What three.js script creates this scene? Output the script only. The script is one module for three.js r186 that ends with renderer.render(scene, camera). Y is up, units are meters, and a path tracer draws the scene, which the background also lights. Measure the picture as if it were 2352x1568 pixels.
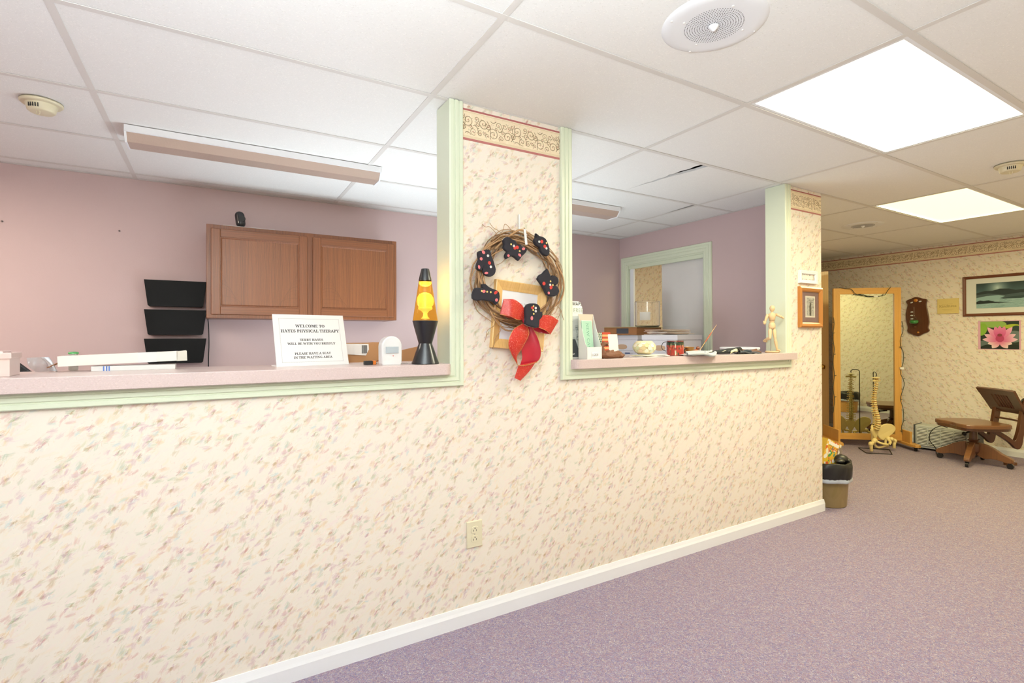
import * as THREE from 'three';
import { RoundedBoxGeometry } from 'three/addons/geometries/RoundedBoxGeometry.js';
import { mergeGeometries } from 'three/addons/utils/BufferGeometryUtils.js';
import { RectAreaLightUniformsLib } from 'three/addons/lights/RectAreaLightUniformsLib.js';

// ---------------------------------------------------------------- camera, light levels, exposure
const scene = new THREE.Scene();
scene.background = new THREE.Color(0x000000);
const FOCAL = 1166.54;                                   // pixels of a 2352 x 1568 frame
const camera = new THREE.PerspectiveCamera(2 * Math.atan(784 / FOCAL) * 180 / Math.PI, 2352 / 1568, 0.05, 40);
const YAW = 30.5298 * Math.PI / 180, PITCH = 0.28345 * Math.PI / 180, ROLL = 0.17445 * Math.PI / 180;
camera.position.set(0, 1.244, 2.0);
camera.lookAt(Math.sin(YAW) * Math.cos(PITCH), 1.244 + Math.sin(PITCH), 2.0 - Math.cos(YAW) * Math.cos(PITCH));
camera.rotateZ(-ROLL);
camera.setViewOffset(2352, 1568, -2.57, 17.39, 2352, 1568);
const renderer = new THREE.WebGLRenderer({ antialias: true });
renderer.toneMapping = THREE.LinearToneMapping;
renderer.toneMappingExposure = 1.0;
renderer.shadowMap.enabled = true;
RectAreaLightUniformsLib.init();
const LAMP = {
  waiting: { color: [1.0, 0.955, 0.72], power: 16.5 },     // troffer over the counter
  far: { color: [1.0, 0.89, 0.44], power: 20.0 },          // warmer troffer down the room
  flash: { color: [0.80, 0.93, 1.0], power: 1220.0 },      // photographer's flash turned up at the ceiling beside the camera
  office: { color: [1.0, 0.87, 0.70], power: 64.0 },      // the lit strip of the office, beyond the frame
};

// ---------------------------------------------------------------- helpers
function rng(seed) { let a = seed >>> 0; return () => { a |= 0; a = a + 0x6D2B79F5 | 0; let t = Math.imul(a ^ a >>> 15, 1 | a); t = t + Math.imul(t ^ t >>> 7, 61 | t) ^ t; return ((t ^ t >>> 14) >>> 0) / 4294967296; }; }
const V = (x, y, z) => new THREE.Vector3(x, y, z);
const counts = {};
function numbered(n) { counts[n] = (counts[n] ?? -1) + 1; return counts[n] ? n + '_' + String(counts[n]).padStart(3, '0') : n; }
function thing(name, label, category, p = [0, 0, 0], turn = 0, group) {
  const o = new THREE.Group(); o.name = numbered(name); o.position.set(...p); o.rotation.y = turn;
  o.userData = { label, category }; if (group) o.userData.group = group; scene.add(o); return o;
}
function obj(name, geo, m, parent, label) {
  const g = Array.isArray(geo) ? join(geo) : geo;
  const o = new THREE.Mesh(g, m); o.name = parent ? name : numbered(name); o.castShadow = true; o.receiveShadow = true;
  (parent ?? scene).add(o); if (label) o.userData.label = label; return o;
}
function tag(o, label, category, group) { Object.assign(o.userData, { label, category }); if (group) o.userData.group = group; return o; }
function struct(name, geo, m, parent) { const o = obj(name, geo, m, parent); if (!parent) o.userData.kind = 'structure'; return o; }
function structGroup(name) { const o = new THREE.Group(); o.name = numbered(name); o.userData.kind = 'structure'; scene.add(o); return o; }
function join(list) {
  return mergeGeometries(list.map((g) => { let h = g.index ? g.toNonIndexed() : g.clone(); for (const k of Object.keys(h.attributes)) if (!['position', 'normal', 'uv'].includes(k)) h.deleteAttribute(k); return h; }));
}
function box(w, h, d, x = 0, y = 0, z = 0, r = 0) {
  const g = r ? new RoundedBoxGeometry(w, h, d, 2, Math.min(r, w / 2.01, h / 2.01, d / 2.01)) : new THREE.BoxGeometry(w, h, d);
  return g.translate(x, y, z);
}
const span = (x0, x1, y0, y1, z0, z1, r) => box(x1 - x0, y1 - y0, z1 - z0, (x0 + x1) / 2, (y0 + y1) / 2, (z0 + z1) / 2, r);
function metric(geo, swap = false, off = [0, 0]) {                 // uv in metres, by the way each face points
  const g = geo.index ? geo.toNonIndexed() : geo; const p = g.attributes.position, uv = new Float32Array(p.count * 2);
  const a = V(), b = V(), c = V();
  for (let i = 0; i < p.count; i += 3) {
    a.fromBufferAttribute(p, i); b.fromBufferAttribute(p, i + 1); c.fromBufferAttribute(p, i + 2);
    const n = b.clone().sub(a).cross(c.clone().sub(a)); const ax = Math.abs(n.x), ay = Math.abs(n.y), az = Math.abs(n.z);
    for (const [k, q] of [[0, a], [1, b], [2, c]]) {
      let u, v; if (az >= ax && az >= ay) { u = q.x; v = q.y; } else if (ax >= ay) { u = -q.z; v = q.y; } else { u = q.x; v = -q.z; }
      if (swap) [u, v] = [v, u];
      uv[(i + k) * 2] = u + off[0]; uv[(i + k) * 2 + 1] = v + off[1];
    }
  }
  g.setAttribute('uv', new THREE.BufferAttribute(uv, 2)); return g;
}
function lathe(pts, seg = 32) { return new THREE.LatheGeometry(pts.map(([r, y]) => new THREE.Vector2(Math.max(r, 1e-5), y)), seg); }
function cyl(r0, r1, h, x = 0, y = 0, z = 0, seg = 20) { return new THREE.CylinderGeometry(r1, r0, h, seg).translate(x, y + h / 2, z); }
function ball(r, x, y, z, sx = 1, sy = 1, sz = 1, seg = 16) { return new THREE.SphereGeometry(r, seg, Math.ceil(seg * .7)).scale(sx, sy, sz).translate(x, y, z); }
function tube(pts, r, seg = 24, radial = 6, closed = false) { return new THREE.TubeGeometry(new THREE.CatmullRomCurve3(pts.map((p) => V(...p)), closed), seg, r, radial, closed); }
function bone(a, b, prof, seg = 14) {                              // a turned limb from a to b; prof = [[t, radius], ...]
  const A = V(...a), B = V(...b), L = A.distanceTo(B);
  const g = lathe([[0, 0], ...prof.map(([t, r]) => [r, t * L]), [0, L]], seg);
  return g.applyQuaternion(new THREE.Quaternion().setFromUnitVectors(V(0, 1, 0), B.clone().sub(A).normalize())).translate(...a);
}
function sweep(path, profile, closed = false) {                    // moulding with mitred corners; u to the right of the path, v along z
  const n = path.length, secs = [];
  for (let i = 0; i < n; i++) {
    const pr = path[(i - 1 + n) % n], cu = path[i], nx = path[(i + 1) % n];
    const d = (p, q) => { const x = q[0] - p[0], y = q[1] - p[1], l = Math.hypot(x, y); return [x / l, y / l]; };
    let d0 = d(pr, cu), d1 = d(cu, nx); if (!closed && i === 0) d0 = d1; if (!closed && i === n - 1) d1 = d0;
    const n0 = [d0[1], -d0[0]], n1 = [d1[1], -d1[0]]; const mx = n0[0] + n1[0], my = n0[1] + n1[1], k = 2 / (mx * mx + my * my);
    secs.push(profile.map(([u, v]) => [cu[0] + mx * k * u, cu[1] + my * k * u, v]));
  }
  const pos = []; const m = profile.length;
  const quad = (a, b, c, d) => pos.push(...a, ...b, ...c, ...a, ...c, ...d);
  for (let i = 0; i < (closed ? n : n - 1); i++) { const A = secs[i], B = secs[(i + 1) % n]; for (let j = 0; j < m; j++) { const k = (j + 1) % m; quad(A[j], B[j], B[k], A[k]); } }
  if (!closed) for (const S of [secs[0], secs[n - 1]]) for (let j = 1; j < m - 1; j++) pos.push(...S[0], ...S[j], ...S[j + 1]);
  const g = new THREE.BufferGeometry(); g.setAttribute('position', new THREE.Float32BufferAttribute(pos, 3)); g.computeVertexNormals(); return metric(g);
}
function extrude(pts, depth, bevel = 0, holes = []) {
  const s = new THREE.Shape(pts.map(([x, y]) => new THREE.Vector2(x, y))); for (const h of holes) s.holes.push(new THREE.Path(h.map(([x, y]) => new THREE.Vector2(x, y))));
  return new THREE.ExtrudeGeometry(s, { depth, bevelEnabled: bevel > 0, bevelSize: bevel, bevelThickness: bevel, bevelSegments: bevel > .003 ? 4 : 2, curveSegments: 8, steps: 1 });
}
function smooth(pts, n = 4) {                                      // a rounder outline through the points
  const c = new THREE.CatmullRomCurve3(pts.map(([x, y]) => V(x, y, 0)), true, 'centripetal'); return c.getPoints(pts.length * n).slice(0, -1).map((p) => [p.x, p.y]);
}
function ruled(L, R, bulge, nu = 10, nv = 20, th = .0012) {          // a strip of cloth between two edges
  const a = new THREE.CatmullRomCurve3(L.map((p) => V(...p))), b = new THREE.CatmullRomCurve3(R.map((p) => V(...p))), pos = [], uv = [], idx = [];
  for (const side of [1, -1]) for (let j = 0; j <= nv; j++) for (let i = 0; i <= nu; i++) {
    const u = i / nu, v = j / nv, p = a.getPoint(v).lerp(b.getPoint(v), u); p.z += bulge(u, v) + side * th / 2; pos.push(p.x, p.y, p.z); uv.push(u * .09, v * .2);
  }
  const W = nu + 1, N = W * (nv + 1);
  for (const s of [0, 1]) for (let j = 0; j < nv; j++) for (let i = 0; i < nu; i++) { const q = s * N + j * W + i; if (s) idx.push(q, q + W, q + 1, q + 1, q + W, q + W + 1); else idx.push(q, q + 1, q + W, q + 1, q + W + 1, q + W); }
  const rim = []; for (let i = 0; i <= nu; i++) rim.push(i); for (let j = 1; j <= nv; j++) rim.push(j * W + nu); for (let i = nu - 1; i >= 0; i--) rim.push(nv * W + i); for (let j = nv - 1; j > 0; j--) rim.push(j * W);
  for (let k = 0; k < rim.length; k++) { const q = rim[k], r = rim[(k + 1) % rim.length]; idx.push(q, q + N, r, r, q + N, r + N); }
  const g = new THREE.BufferGeometry(); g.setAttribute('position', new THREE.Float32BufferAttribute(pos, 3)); g.setAttribute('uv', new THREE.Float32BufferAttribute(uv, 2)); g.setIndex(idx); g.computeVertexNormals(); return g;
}

// ---------------------------------------------------------------- textures
function canvas(w, h, draw, { srgb = true, rep } = {}) {
  const c = document.createElement('canvas'); c.width = w; c.height = h; draw(c.getContext('2d'), w, h);
  const t = new THREE.CanvasTexture(c); if (srgb) t.colorSpace = THREE.SRGBColorSpace; t.wrapS = t.wrapT = THREE.RepeatWrapping; if (rep) t.repeat.set(...rep); t.anisotropy = 8; return t;
}
const wrapDraw = (g, w, h, x, y, r, f) => { for (const dx of [-w, 0, w]) for (const dy of [-h, 0, h]) if (x + dx > -r && x + dx < w + r && y + dy > -r && y + dy < h + r) { g.save(); g.translate(x + dx, y + dy); f(g); g.restore(); } };

const PAPER = 0.58;
const wallpaperMap = canvas(1536, 1536, (g, w, h) => {              // brushed florals, dabs leaning up to the right
  g.fillStyle = '#e9e0d3'; g.fillRect(0, 0, w, h); const R = rng(11);
  const cols = ['210,174,164', '212,188,160', '206,176,180', '196,198,172', '206,202,172', '222,202,166', '228,206,174', '194,206,204', '196,182,152', '214,190,188', '186,192,168', '224,198,160'];
  const dab = (x, y, len, wid, ang, col, al) => wrapDraw(g, w, h, x, y, len, (c) => { c.rotate(ang); c.fillStyle = `rgba(${col},${al})`; c.beginPath(); c.moveTo(-len / 2, 0); c.quadraticCurveTo(-len * .1, -wid, len / 2, -wid * .15); c.quadraticCurveTo(len * .1, wid * .9, -len / 2, 0); c.fill(); });
  const UP = -.74;
  const brush = (x, y, len, wid, ang, col, al) => wrapDraw(g, w, h, x, y, len, (c) => { c.rotate(ang); c.strokeStyle = `rgba(${col},${al})`; c.lineCap = 'round'; const k = 3; for (let i = 0; i < k; i++) { c.lineWidth = wid * (.35 + .5 * R()); const o = (R() - .5) * wid * 1.3, a = -len * (.25 + R() * .3), b = len * (.2 + R() * .3); c.beginPath(); c.moveTo(a, o); c.quadraticCurveTo(0, o + (R() - .5) * wid * 1.6, b, o + (R() - .5) * wid); c.stroke(); } });
  for (let i = 0; i < 900; i++) brush(R() * w, R() * h, 40 + R() * 90, 8 + R() * 16, UP + (R() - .5) * 1.0, ['232,212,180', '238,218,206', '222,218,200', '234,212,210'][i & 3], .07 + R() * .08);
  const pts = [];
  for (let k = 0; k < 9000 && pts.length < 66; k++) { const x = R() * w, y = R() * h; if (pts.every(([a, b]) => { const dx = Math.min(Math.abs(a - x), w - Math.abs(a - x)), dy = Math.min(Math.abs(b - y), h - Math.abs(b - y)); return dx * dx + dy * dy > 142 * 142; })) pts.push([x, y]); }
  for (const [x, y] of pts) {
    const main = cols[Math.floor(R() * 3)], lean = R() < .35 ? 1.6 : 1;
    for (let b = 0; b < 11; b++) {                                 // petals: each a handful of strokes of one colour
      const a = R() * 6.28, d = 14 + R() * 84, ex = Math.cos(a) * d * 1.2 * lean, ey = Math.sin(a) * d * .75, px = x + ex * .74 + ey * .67, py = y - ex * .67 + ey * .74, c = b < 3 ? main : cols[Math.floor(R() * cols.length)], an = UP + (R() - .5) * 1.3;
      for (let i = 0; i < 5; i++) brush(px + (R() - .5) * 26, py + (R() - .5) * 20, 26 + R() * 54, 5 + R() * 11, an + (R() - .5) * .6, c, .10 + R() * .12);
    }
    for (let b = 0; b < 3; b++) { const t = (R() - .5) * 56, c = ['192,142,134', '180,154,116', '184,148,158', '160,164,124'][Math.floor(R() * 4)]; for (let i = 0; i < 4; i++) brush(x + t + (R() - .5) * 14, y - t * .8 + (R() - .5) * 18, 14 + R() * 34, 4 + R() * 7, UP + (R() - .5) * .9, c, .13 + R() * .13); }
    for (let i = 0; i < 7; i++) brush(x + (R() - .5) * 110, y + (R() - .5) * 90, 16 + R() * 40, 2 + R() * 4, UP + (R() - .5) * 1.2, '246,238,226', .35);
    for (let i = 0; i < 16; i++) brush(x + (R() - .5) * 200, y + (R() - .5) * 180, 8 + R() * 30, 1 + R() * 3, UP + (R() - .5) * 1.7, cols[Math.floor(R() * cols.length)], .3);
  }
}, { rep: [1 / PAPER, 1 / PAPER] });
const BORDER_H = 0.14, BORDER_L = 0.5;
const borderMap = canvas(1600, 448, (g, w, h) => {
  const R = rng(5); g.fillStyle = '#e9d9bb'; g.fillRect(0, 0, w, h);
  for (let i = 0; i < 240; i++) wrapDraw(g, w, h * 9, R() * w, 60 + R() * 320, 60, (c) => { c.rotate(R() * 6); c.fillStyle = ['rgba(214,160,140,.12)', 'rgba(224,196,150,.16)', 'rgba(200,190,180,.12)', 'rgba(250,238,220,.3)'][i & 3]; c.beginPath(); c.ellipse(0, 0, 12 + R() * 34, 5 + R() * 12, 0, 0, 7); c.fill(); });
  const band = (y, t, c) => { g.fillStyle = c; g.fillRect(0, y, w, t); };
  band(0, 36, '#a8605e'); band(36, 6, '#efe0c8'); band(48, 5, '#c9b48c'); band(58, 3, '#d8c8a4'); band(h - 32, 32, '#b06c68'); band(h - 42, 4, '#c9b48c'); band(h - 54, 6, '#d3bf98'); band(h - 64, 3, '#bba77f');
  const curl = (x, y, r, a0, turns, dir, lw) => wrapDraw(g, w, h * 9, x, y, r + 20, (c) => {
    for (const [dx, dy, col, k] of [[3, 3, 'rgba(120,92,70,.45)', 1.2], [0, 0, '#7d6b4c', 1], [-1.5, -1.5, 'rgba(196,178,136,.7)', .35]]) { c.strokeStyle = col; c.lineWidth = lw * k; c.beginPath(); for (let i = 0; i <= 60; i++) { const t = i / 60, rr = r * (1 - .86 * t), a = a0 + dir * turns * 6.283 * t; const px = Math.cos(a) * rr + dx, py = Math.sin(a) * rr + dy; i ? c.lineTo(px, py) : c.moveTo(px, py); } c.stroke(); }
    c.fillStyle = 'rgba(176,98,84,.7)'; c.beginPath(); c.arc(0, 0, 7, 0, 7); c.fill();
  });
  const wave = (x0, y0, x1, y1, cx, cy) => { for (const off of [-w, 0, w]) { g.strokeStyle = '#7d6b4c'; g.lineWidth = 8; g.beginPath(); g.moveTo(x0 + off, y0); g.quadraticCurveTo(cx + off, cy, x1 + off, y1); g.stroke(); g.strokeStyle = 'rgba(120,92,70,.4)'; g.lineWidth = 4; g.beginPath(); g.moveTo(x0 + off + 3, y0 + 4); g.quadraticCurveTo(cx + off + 3, cy + 4, x1 + off + 3, y1 + 4); g.stroke(); } };
  for (let k = 0; k < 4; k++) {
    const x = k * 400; const f = k & 1 ? -1 : 1, m = (y) => f > 0 ? y : 456 - y;
    curl(x + 176, m(196), 50, 4.2, 1.5, -f, 8); curl(x + 384, m(330), 44, 2.2, 1.4, f, 7); curl(x + 8, m(210), 40, 1.2, 1.3, f, 7); curl(x + 300, m(214), 30, .2, 1.2, -f, 6); curl(x + 116, m(300), 30, 4, 1.3, -f, 6); curl(x + 90, m(170), 78, .3, 1.5, f, 8); curl(x + 250, m(292), 88, 3.4, 1.6, f, 7); curl(x + 336, m(150), 54, 1.2, 1.4, -f, 6); curl(x + 40, m(318), 46, 5.2, 1.3, -f, 6); curl(x + 160, m(330), 36, 2, 1.2, f, 5);
    wave(x + 150, m(120), x + 200, m(370), x + 230, m(210)); wave(x + 330, m(230), x + 420, m(120), x + 400, m(260)); wave(x + 210, m(110), x + 300, m(96), x + 250, m(150));
    for (let i = 0; i < 30; i++) { g.fillStyle = ['rgba(172,92,78,.55)', 'rgba(120,128,104,.5)', 'rgba(150,112,84,.5)'][i % 3]; wrapDraw(g, w, h * 9, x + R() * 400, 100 + R() * 260, 20, (c) => { c.rotate(R() * 6); c.beginPath(); c.ellipse(0, 0, 6 + R() * 9, 2 + R() * 4, 0, 0, 7); c.fill(); }); }
  }
}, { rep: [1 / BORDER_L, 1 / BORDER_H] });
const carpetMap = canvas(1024, 1024, (g, w, h) => {
  g.fillStyle = '#a78f99'; g.fillRect(0, 0, w, h); const R = rng(3); const cols = ['#7f6a86', '#bb8c90', '#d3bba8', '#8480a6', '#b39aac', '#95708a', '#cfac9c', '#dfd2c8', '#6f6690', '#b8a6ba', '#a97a7c'];
  for (let i = 0; i < 36000; i++) { const x = R() * w, y = R() * h, a = R() * 6.28, l = 7 + R() * 15; g.strokeStyle = cols[Math.floor(R() * cols.length)]; g.globalAlpha = .35 + R() * .45; g.lineWidth = 1.4 + R() * 2; g.beginPath(); g.moveTo(x, y); g.quadraticCurveTo(x + Math.cos(a) * l * .6 + R() * 4, y + Math.sin(a) * l * .6, x + Math.cos(a) * l, y + Math.sin(a) * l); g.stroke(); }
}, { rep: [1 / .62, 1 / .62] });
const carpetBump = canvas(512, 512, (g, w, h) => { g.fillStyle = '#777'; g.fillRect(0, 0, w, h); const R = rng(31); for (let i = 0; i < 20000; i++) { const v = 60 + Math.floor(R() * 150); g.strokeStyle = `rgba(${v},${v},${v},.6)`; g.lineWidth = 1.5; const x = R() * w, y = R() * h, a = R() * 6.28; g.beginPath(); g.moveTo(x, y); g.lineTo(x + Math.cos(a) * 6, y + Math.sin(a) * 6); g.stroke(); } }, { srgb: false, rep: [1 / .31, 1 / .31] });
function fissures(g, w, h, base, ink, n) { g.fillStyle = base; g.fillRect(0, 0, w, h); const R = rng(8); for (let i = 0; i < n; i++) { const x = R() * w, y = R() * h, a = -.5 + R() * 1.6 + (R() < .2 ? 1.5 : 0), l = 2 + R() * 11; g.strokeStyle = ink(R()); g.lineWidth = .8 + R() * 1.5; wrapDraw(g, w, h, x, y, 14, (c) => { c.beginPath(); c.moveTo(0, 0); c.quadraticCurveTo(Math.cos(a) * l * .5 + 2, Math.sin(a) * l * .5, Math.cos(a) * l, Math.sin(a) * l); c.stroke(); }); } }
const tileMap = canvas(1024, 1024, (g, w, h) => fissures(g, w, h, '#eeeeec', (r) => r < .7 ? 'rgba(255,254,251,.9)' : 'rgba(206,200,190,.28)', 5200), { rep: [1 / .6, 1 / .6] });
const tileBump = canvas(1024, 1024, (g, w, h) => fissures(g, w, h, '#777', () => 'rgba(235,235,235,.8)', 5200), { srgb: false, rep: [1 / .6, 1 / .6] });
function woodMap(base, dark, light, seed, scale, cathedral) {
  return canvas(768, 768, (g, w, h) => {
    g.fillStyle = base; g.fillRect(0, 0, w, h); const R = rng(seed);
    for (let i = 0; i < 420; i++) { const x = R() * w, c = R() < .55 ? dark : light; g.strokeStyle = c; g.globalAlpha = .06 + R() * .2; g.lineWidth = .6 + R() * 3.4; g.beginPath(); const s = (R() - .5) * 14; for (let k = 0; k <= 12; k++) { const y = k / 12 * h; const px = x + Math.sin(k / 12 * 6.283 + s) * 5 + s * Math.sin(k / 12 * 6.283); k ? g.lineTo(px, y) : g.moveTo(px, y); } g.stroke(); }
    if (cathedral) { const cx = w * .55; for (let k = 0; k < 15; k++) { const top = h * .1 + k * k * 1.2 + k * 22, wd = 10 + k * 20, j1 = (R() - .5) * 26, j2 = (R() - .5) * 26; g.globalAlpha = .16 + R() * .12; g.strokeStyle = dark; g.lineWidth = 1 + R() * 3; g.beginPath(); g.moveTo(cx - wd * 1.25 + j1, h); g.bezierCurveTo(cx - wd * 1.1 + j2, h * .62, cx - wd * .9, top, cx + j1 * .3, top); g.bezierCurveTo(cx + wd * .9 + j2, top, cx + wd * 1.1, h * .62, cx + wd * 1.3 + j2, h); g.stroke(); } }
    for (let i = 0; i < 2600; i++) { g.globalAlpha = .2; g.strokeStyle = dark; g.lineWidth = 1; const x = R() * w, y = R() * h; g.beginPath(); g.moveTo(x, y); g.lineTo(x + R() - .5, y + 5 + R() * 20); g.stroke(); }
    g.globalAlpha = 1;
  }, { rep: [1 / scale, 1 / scale] });
}
const grit = canvas(512, 512, (g, w, h) => { g.fillStyle = '#808080'; g.fillRect(0, 0, w, h); const R = rng(77); for (let i = 0; i < 14000; i++) { const v = 90 + Math.floor(R() * 80); g.fillStyle = `rgba(${v},${v},${v},.5)`; g.beginPath(); g.arc(R() * w, R() * h, 1 + R() * 3.5, 0, 7); g.fill(); } }, { srgb: false, rep: [1 / .35, 1 / .35] });
const laminateMap = canvas(512, 512, (g, w, h) => { g.fillStyle = '#cdbab7'; g.fillRect(0, 0, w, h); const R = rng(61); for (let i = 0; i < 9000; i++) { g.fillStyle = ['rgba(190,162,156,.35)', 'rgba(232,212,206,.35)', 'rgba(206,178,180,.3)'][i % 3]; g.beginPath(); g.ellipse(R() * w, R() * h, 1 + R() * 4, .7 + R() * 1.2, 0, 0, 7); g.fill(); } }, { rep: [1 / .25, 1 / .25] });

// ---------------------------------------------------------------- materials
const std = (o) => new THREE.MeshStandardMaterial({ roughness: .6, ...o });
const phy = (o) => new THREE.MeshPhysicalMaterial({ roughness: .5, ...o });
const M = {
  paper: std({ map: wallpaperMap, roughness: .75, bumpMap: grit, bumpScale: .0003 }),
  border: std({ map: borderMap, roughness: .7 }),
  pink: std({ color: '#c6afaf', roughness: .62, bumpMap: grit, bumpScale: .0006 }),
  trim: phy({ color: '#d9e1ca', roughness: .38, clearcoat: .15, clearcoatRoughness: .4 }),
  white: std({ color: '#eceef2', roughness: .45 }),
  carpet: std({ map: carpetMap, color: new THREE.Color(.71, .80, .90), roughness: 1, bumpMap: carpetBump, bumpScale: .004 }),
  tile: std({ map: tileMap, roughness: .95, bumpMap: tileBump, bumpScale: .0012 }),
  tee: std({ color: '#dddad6', roughness: .45 }),
  dark: std({ color: '#2c2b2b', roughness: .8 }),
  deck: std({ color: '#1c1c1e', roughness: .9 }),
  counter: phy({ map: laminateMap, roughness: .33, clearcoat: .25, clearcoatRoughness: .25 }),
  oak: phy({ map: woodMap('#8a5029', '#47240c', '#a66b3a', 21, .36, false), color: new THREE.Color(.84, .8, .76), roughness: .42, clearcoat: .3, clearcoatRoughness: .3 }),
  oakPanel: phy({ map: woodMap('#8c532b', '#4a260e', '#a86e3d', 25, .46, true), color: new THREE.Color(.84, .8, .76), roughness: .42, clearcoat: .3, clearcoatRoughness: .3 }),
  pine: phy({ map: woodMap('#cf9a4e', '#a87432', '#e0b46a', 33, .5, false), roughness: .45, clearcoat: .15 }),
  paleWood: phy({ map: woodMap('#e8bd78', '#c8964c', '#f2d09a', 36, .4, false), roughness: .4, clearcoat: .2 }),
  birch: std({ map: woodMap('#d8ab66', '#b98a45', '#e6c388', 35, .3, false), roughness: .5 }),
  walnut: phy({ map: woodMap('#5b3621', '#331b0e', '#7a4d2f', 41, .4, false), roughness: .28, clearcoat: .5, clearcoatRoughness: .2 }),
  walnutPale: phy({ map: woodMap('#7a5132', '#4d2f1b', '#946a46', 43, .4, false), roughness: .35, clearcoat: .3 }),
  brownFrame: std({ color: '#6d3d25', roughness: .45 }),
  black: phy({ color: '#17171a', roughness: .3, clearcoat: .4 }),
  blackMatte: std({ color: '#1b1b1c', roughness: .55 }),
  pocket: phy({ color: '#060607', roughness: .5, specularIntensity: .35 }),
  iron: std({ color: '#262625', roughness: .4, metalness: .6 }),
  chrome: std({ color: '#c8c6c0', roughness: .2, metalness: 1 }),
  brass: std({ color: '#d9b45e', roughness: .18, metalness: 1 }),
  card: std({ color: '#b98a5f', roughness: .8 }),
  cardDark: std({ color: '#96653c', roughness: .8 }),
  fileBox: std({ color: '#d9d6dc', roughness: .75 }),
  paperWhite: std({ color: '#dfddda', roughness: .8 }),
  ivory: std({ color: '#ddd5b8', roughness: .4 }),
  glass: phy({ color: '#ffffff', roughness: .02, transmission: 1, thickness: 0, ior: 1.45 }),
  bone: std({ color: '#dcc78a', roughness: .5 }),
  disc: std({ color: '#c9802f', roughness: .5 }),
  vine: std({ color: '#b08a63', roughness: .85 }),
  vineDark: std({ color: '#8a6848', roughness: .9 }),
  cloth: std({ color: '#2b2930', roughness: .95 }),
};
const textFace = (w, h, draw, px = 700) => std({ map: canvas(px, Math.round(px * h / w), draw), roughness: .75 });
const face = (w, h, x = 0, y = 0, z = 0, t = .0014) => new THREE.BoxGeometry(w, h, t).translate(x, y, z);

// ---------------------------------------------------------------- room shell
const H = 2.255, FRONT_T = .125, OP1 = .861, OP2 = 1.509, OP3 = 3.275, XEND = 3.73, XIN = 3.665, ZB = -2.015, XR = 7.05, XL = -2.6, ZF = 2.2;
struct('floor', metric(span(XL - .2, XR + .2, -.1, 0, -2.8, ZF + .2)), M.carpet);
{
  const w = structGroup('wall_front');
  const core = join([span(XL, XIN, 0, 1.084, -FRONT_T, 0), span(OP1 + .012, OP2 - .012, 1.084, H, -FRONT_T, 0), span(OP3 + .012, XIN, 1.084, H, -FRONT_T, 0), span(XIN, XEND, 0, H, -.035, 0)]);
  struct('paper_face', metric(core), M.paper, w);
}
{
  const w = structGroup('wall_end');                               // between office and far room, with the window in it
  const [z0, z1, y0, y1] = [-1.9, -.945, 1.0, 1.972];
  const ring = (xa, xb) => metric(join([span(xa, xb, 0, y0, ZB, -.035), span(xa, xb, y1, H + .3, ZB, -.035), span(xa, xb, y0, y1, ZB, z0), span(xa, xb, y0, y1, z1, -.035)]));
  struct('plaster_face', ring(XIN, XIN + .033), M.pink, w); struct('paper_face', ring(XIN + .033, XEND), M.paper, w);
}
struct('wall_back', metric(span(XL, XEND, 0, H + .3, ZB - .1, ZB)), M.pink);
{
  const w = structGroup('wall_far');
  struct('paper_face', metric(join([span(XEND, 6.0, 0, H + .3, ZB - .1, ZB), span(6.8, XR + .1, 0, H + .3, ZB - .1, ZB), span(6.0, 6.8, 2.04, H + .3, ZB - .1, ZB)])), M.paper, w);
  struct('closet_face', join([span(5.9, 6.9, 0, 2.3, -2.72, -2.66), span(5.9, 5.96, 0, 2.3, -2.7, ZB - .1), span(6.84, 6.9, 0, 2.3, -2.7, ZB - .1), span(5.9, 6.9, 2.2, 2.26, -2.7, ZB - .1)]), M.white, w);
}
struct('wall_right', metric(span(XR, XR + .1, 0, H + .3, ZB - .1, ZF + .1)), M.paper);
struct('wall_rear', metric(span(XL - .1, XR + .1, 0, H + .3, ZF, ZF + .1)), M.paper);
struct('wall_left', metric(span(XL - .1, XL, 0, H + .3, ZB - .1, ZF + .1)), M.pink);

// baseboards: moulded white boards
const BASE = [[0, 0], [0, .012], [.052, .012], [.064, .008], [.08, .004], [.08, 0]];
{
  const bb = structGroup('baseboard_front');
  const run = (name, L, x, z, turn) => { const m = struct(name, extrude(BASE.map(([y, o]) => [o, y]), L), M.white, bb); m.position.set(x, 0, z); m.rotation.y = turn; };
  run('board', XEND - XL + .012, XEND + .012, 0, -Math.PI / 2); 
  run('return_board', -ZB, XEND, ZB, 0); 
}
{ const s = BASE.map(([y, o]) => [-o, y]); const m = struct('baseboard_right', extrude(s, ZF - ZB), M.white); m.position.set(XR, 0, ZB); }
{ const m = struct('baseboard_rear', extrude(BASE.map(([y, o]) => [o, y]), XR - XL), M.white); m.position.set(XL, 0, ZF); m.rotation.y = Math.PI / 2; }

// wallpaper borders
struct('trim_1', metric(span(.926, 1.451, H - .157, H - .02, 0, .0012), false, [0, -(H - .157)]), M.border);
struct('trim_2', metric(span(3.358, XEND + .001, H - .157, H - .02, 0, .0012), false, [.11, -(H - .157)]), M.border);
struct('trim_3', metric(span(XR - .0012, XR, H - .157, H - .02, ZB, ZF), false, [0, -(H - .157)]), M.border);

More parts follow.
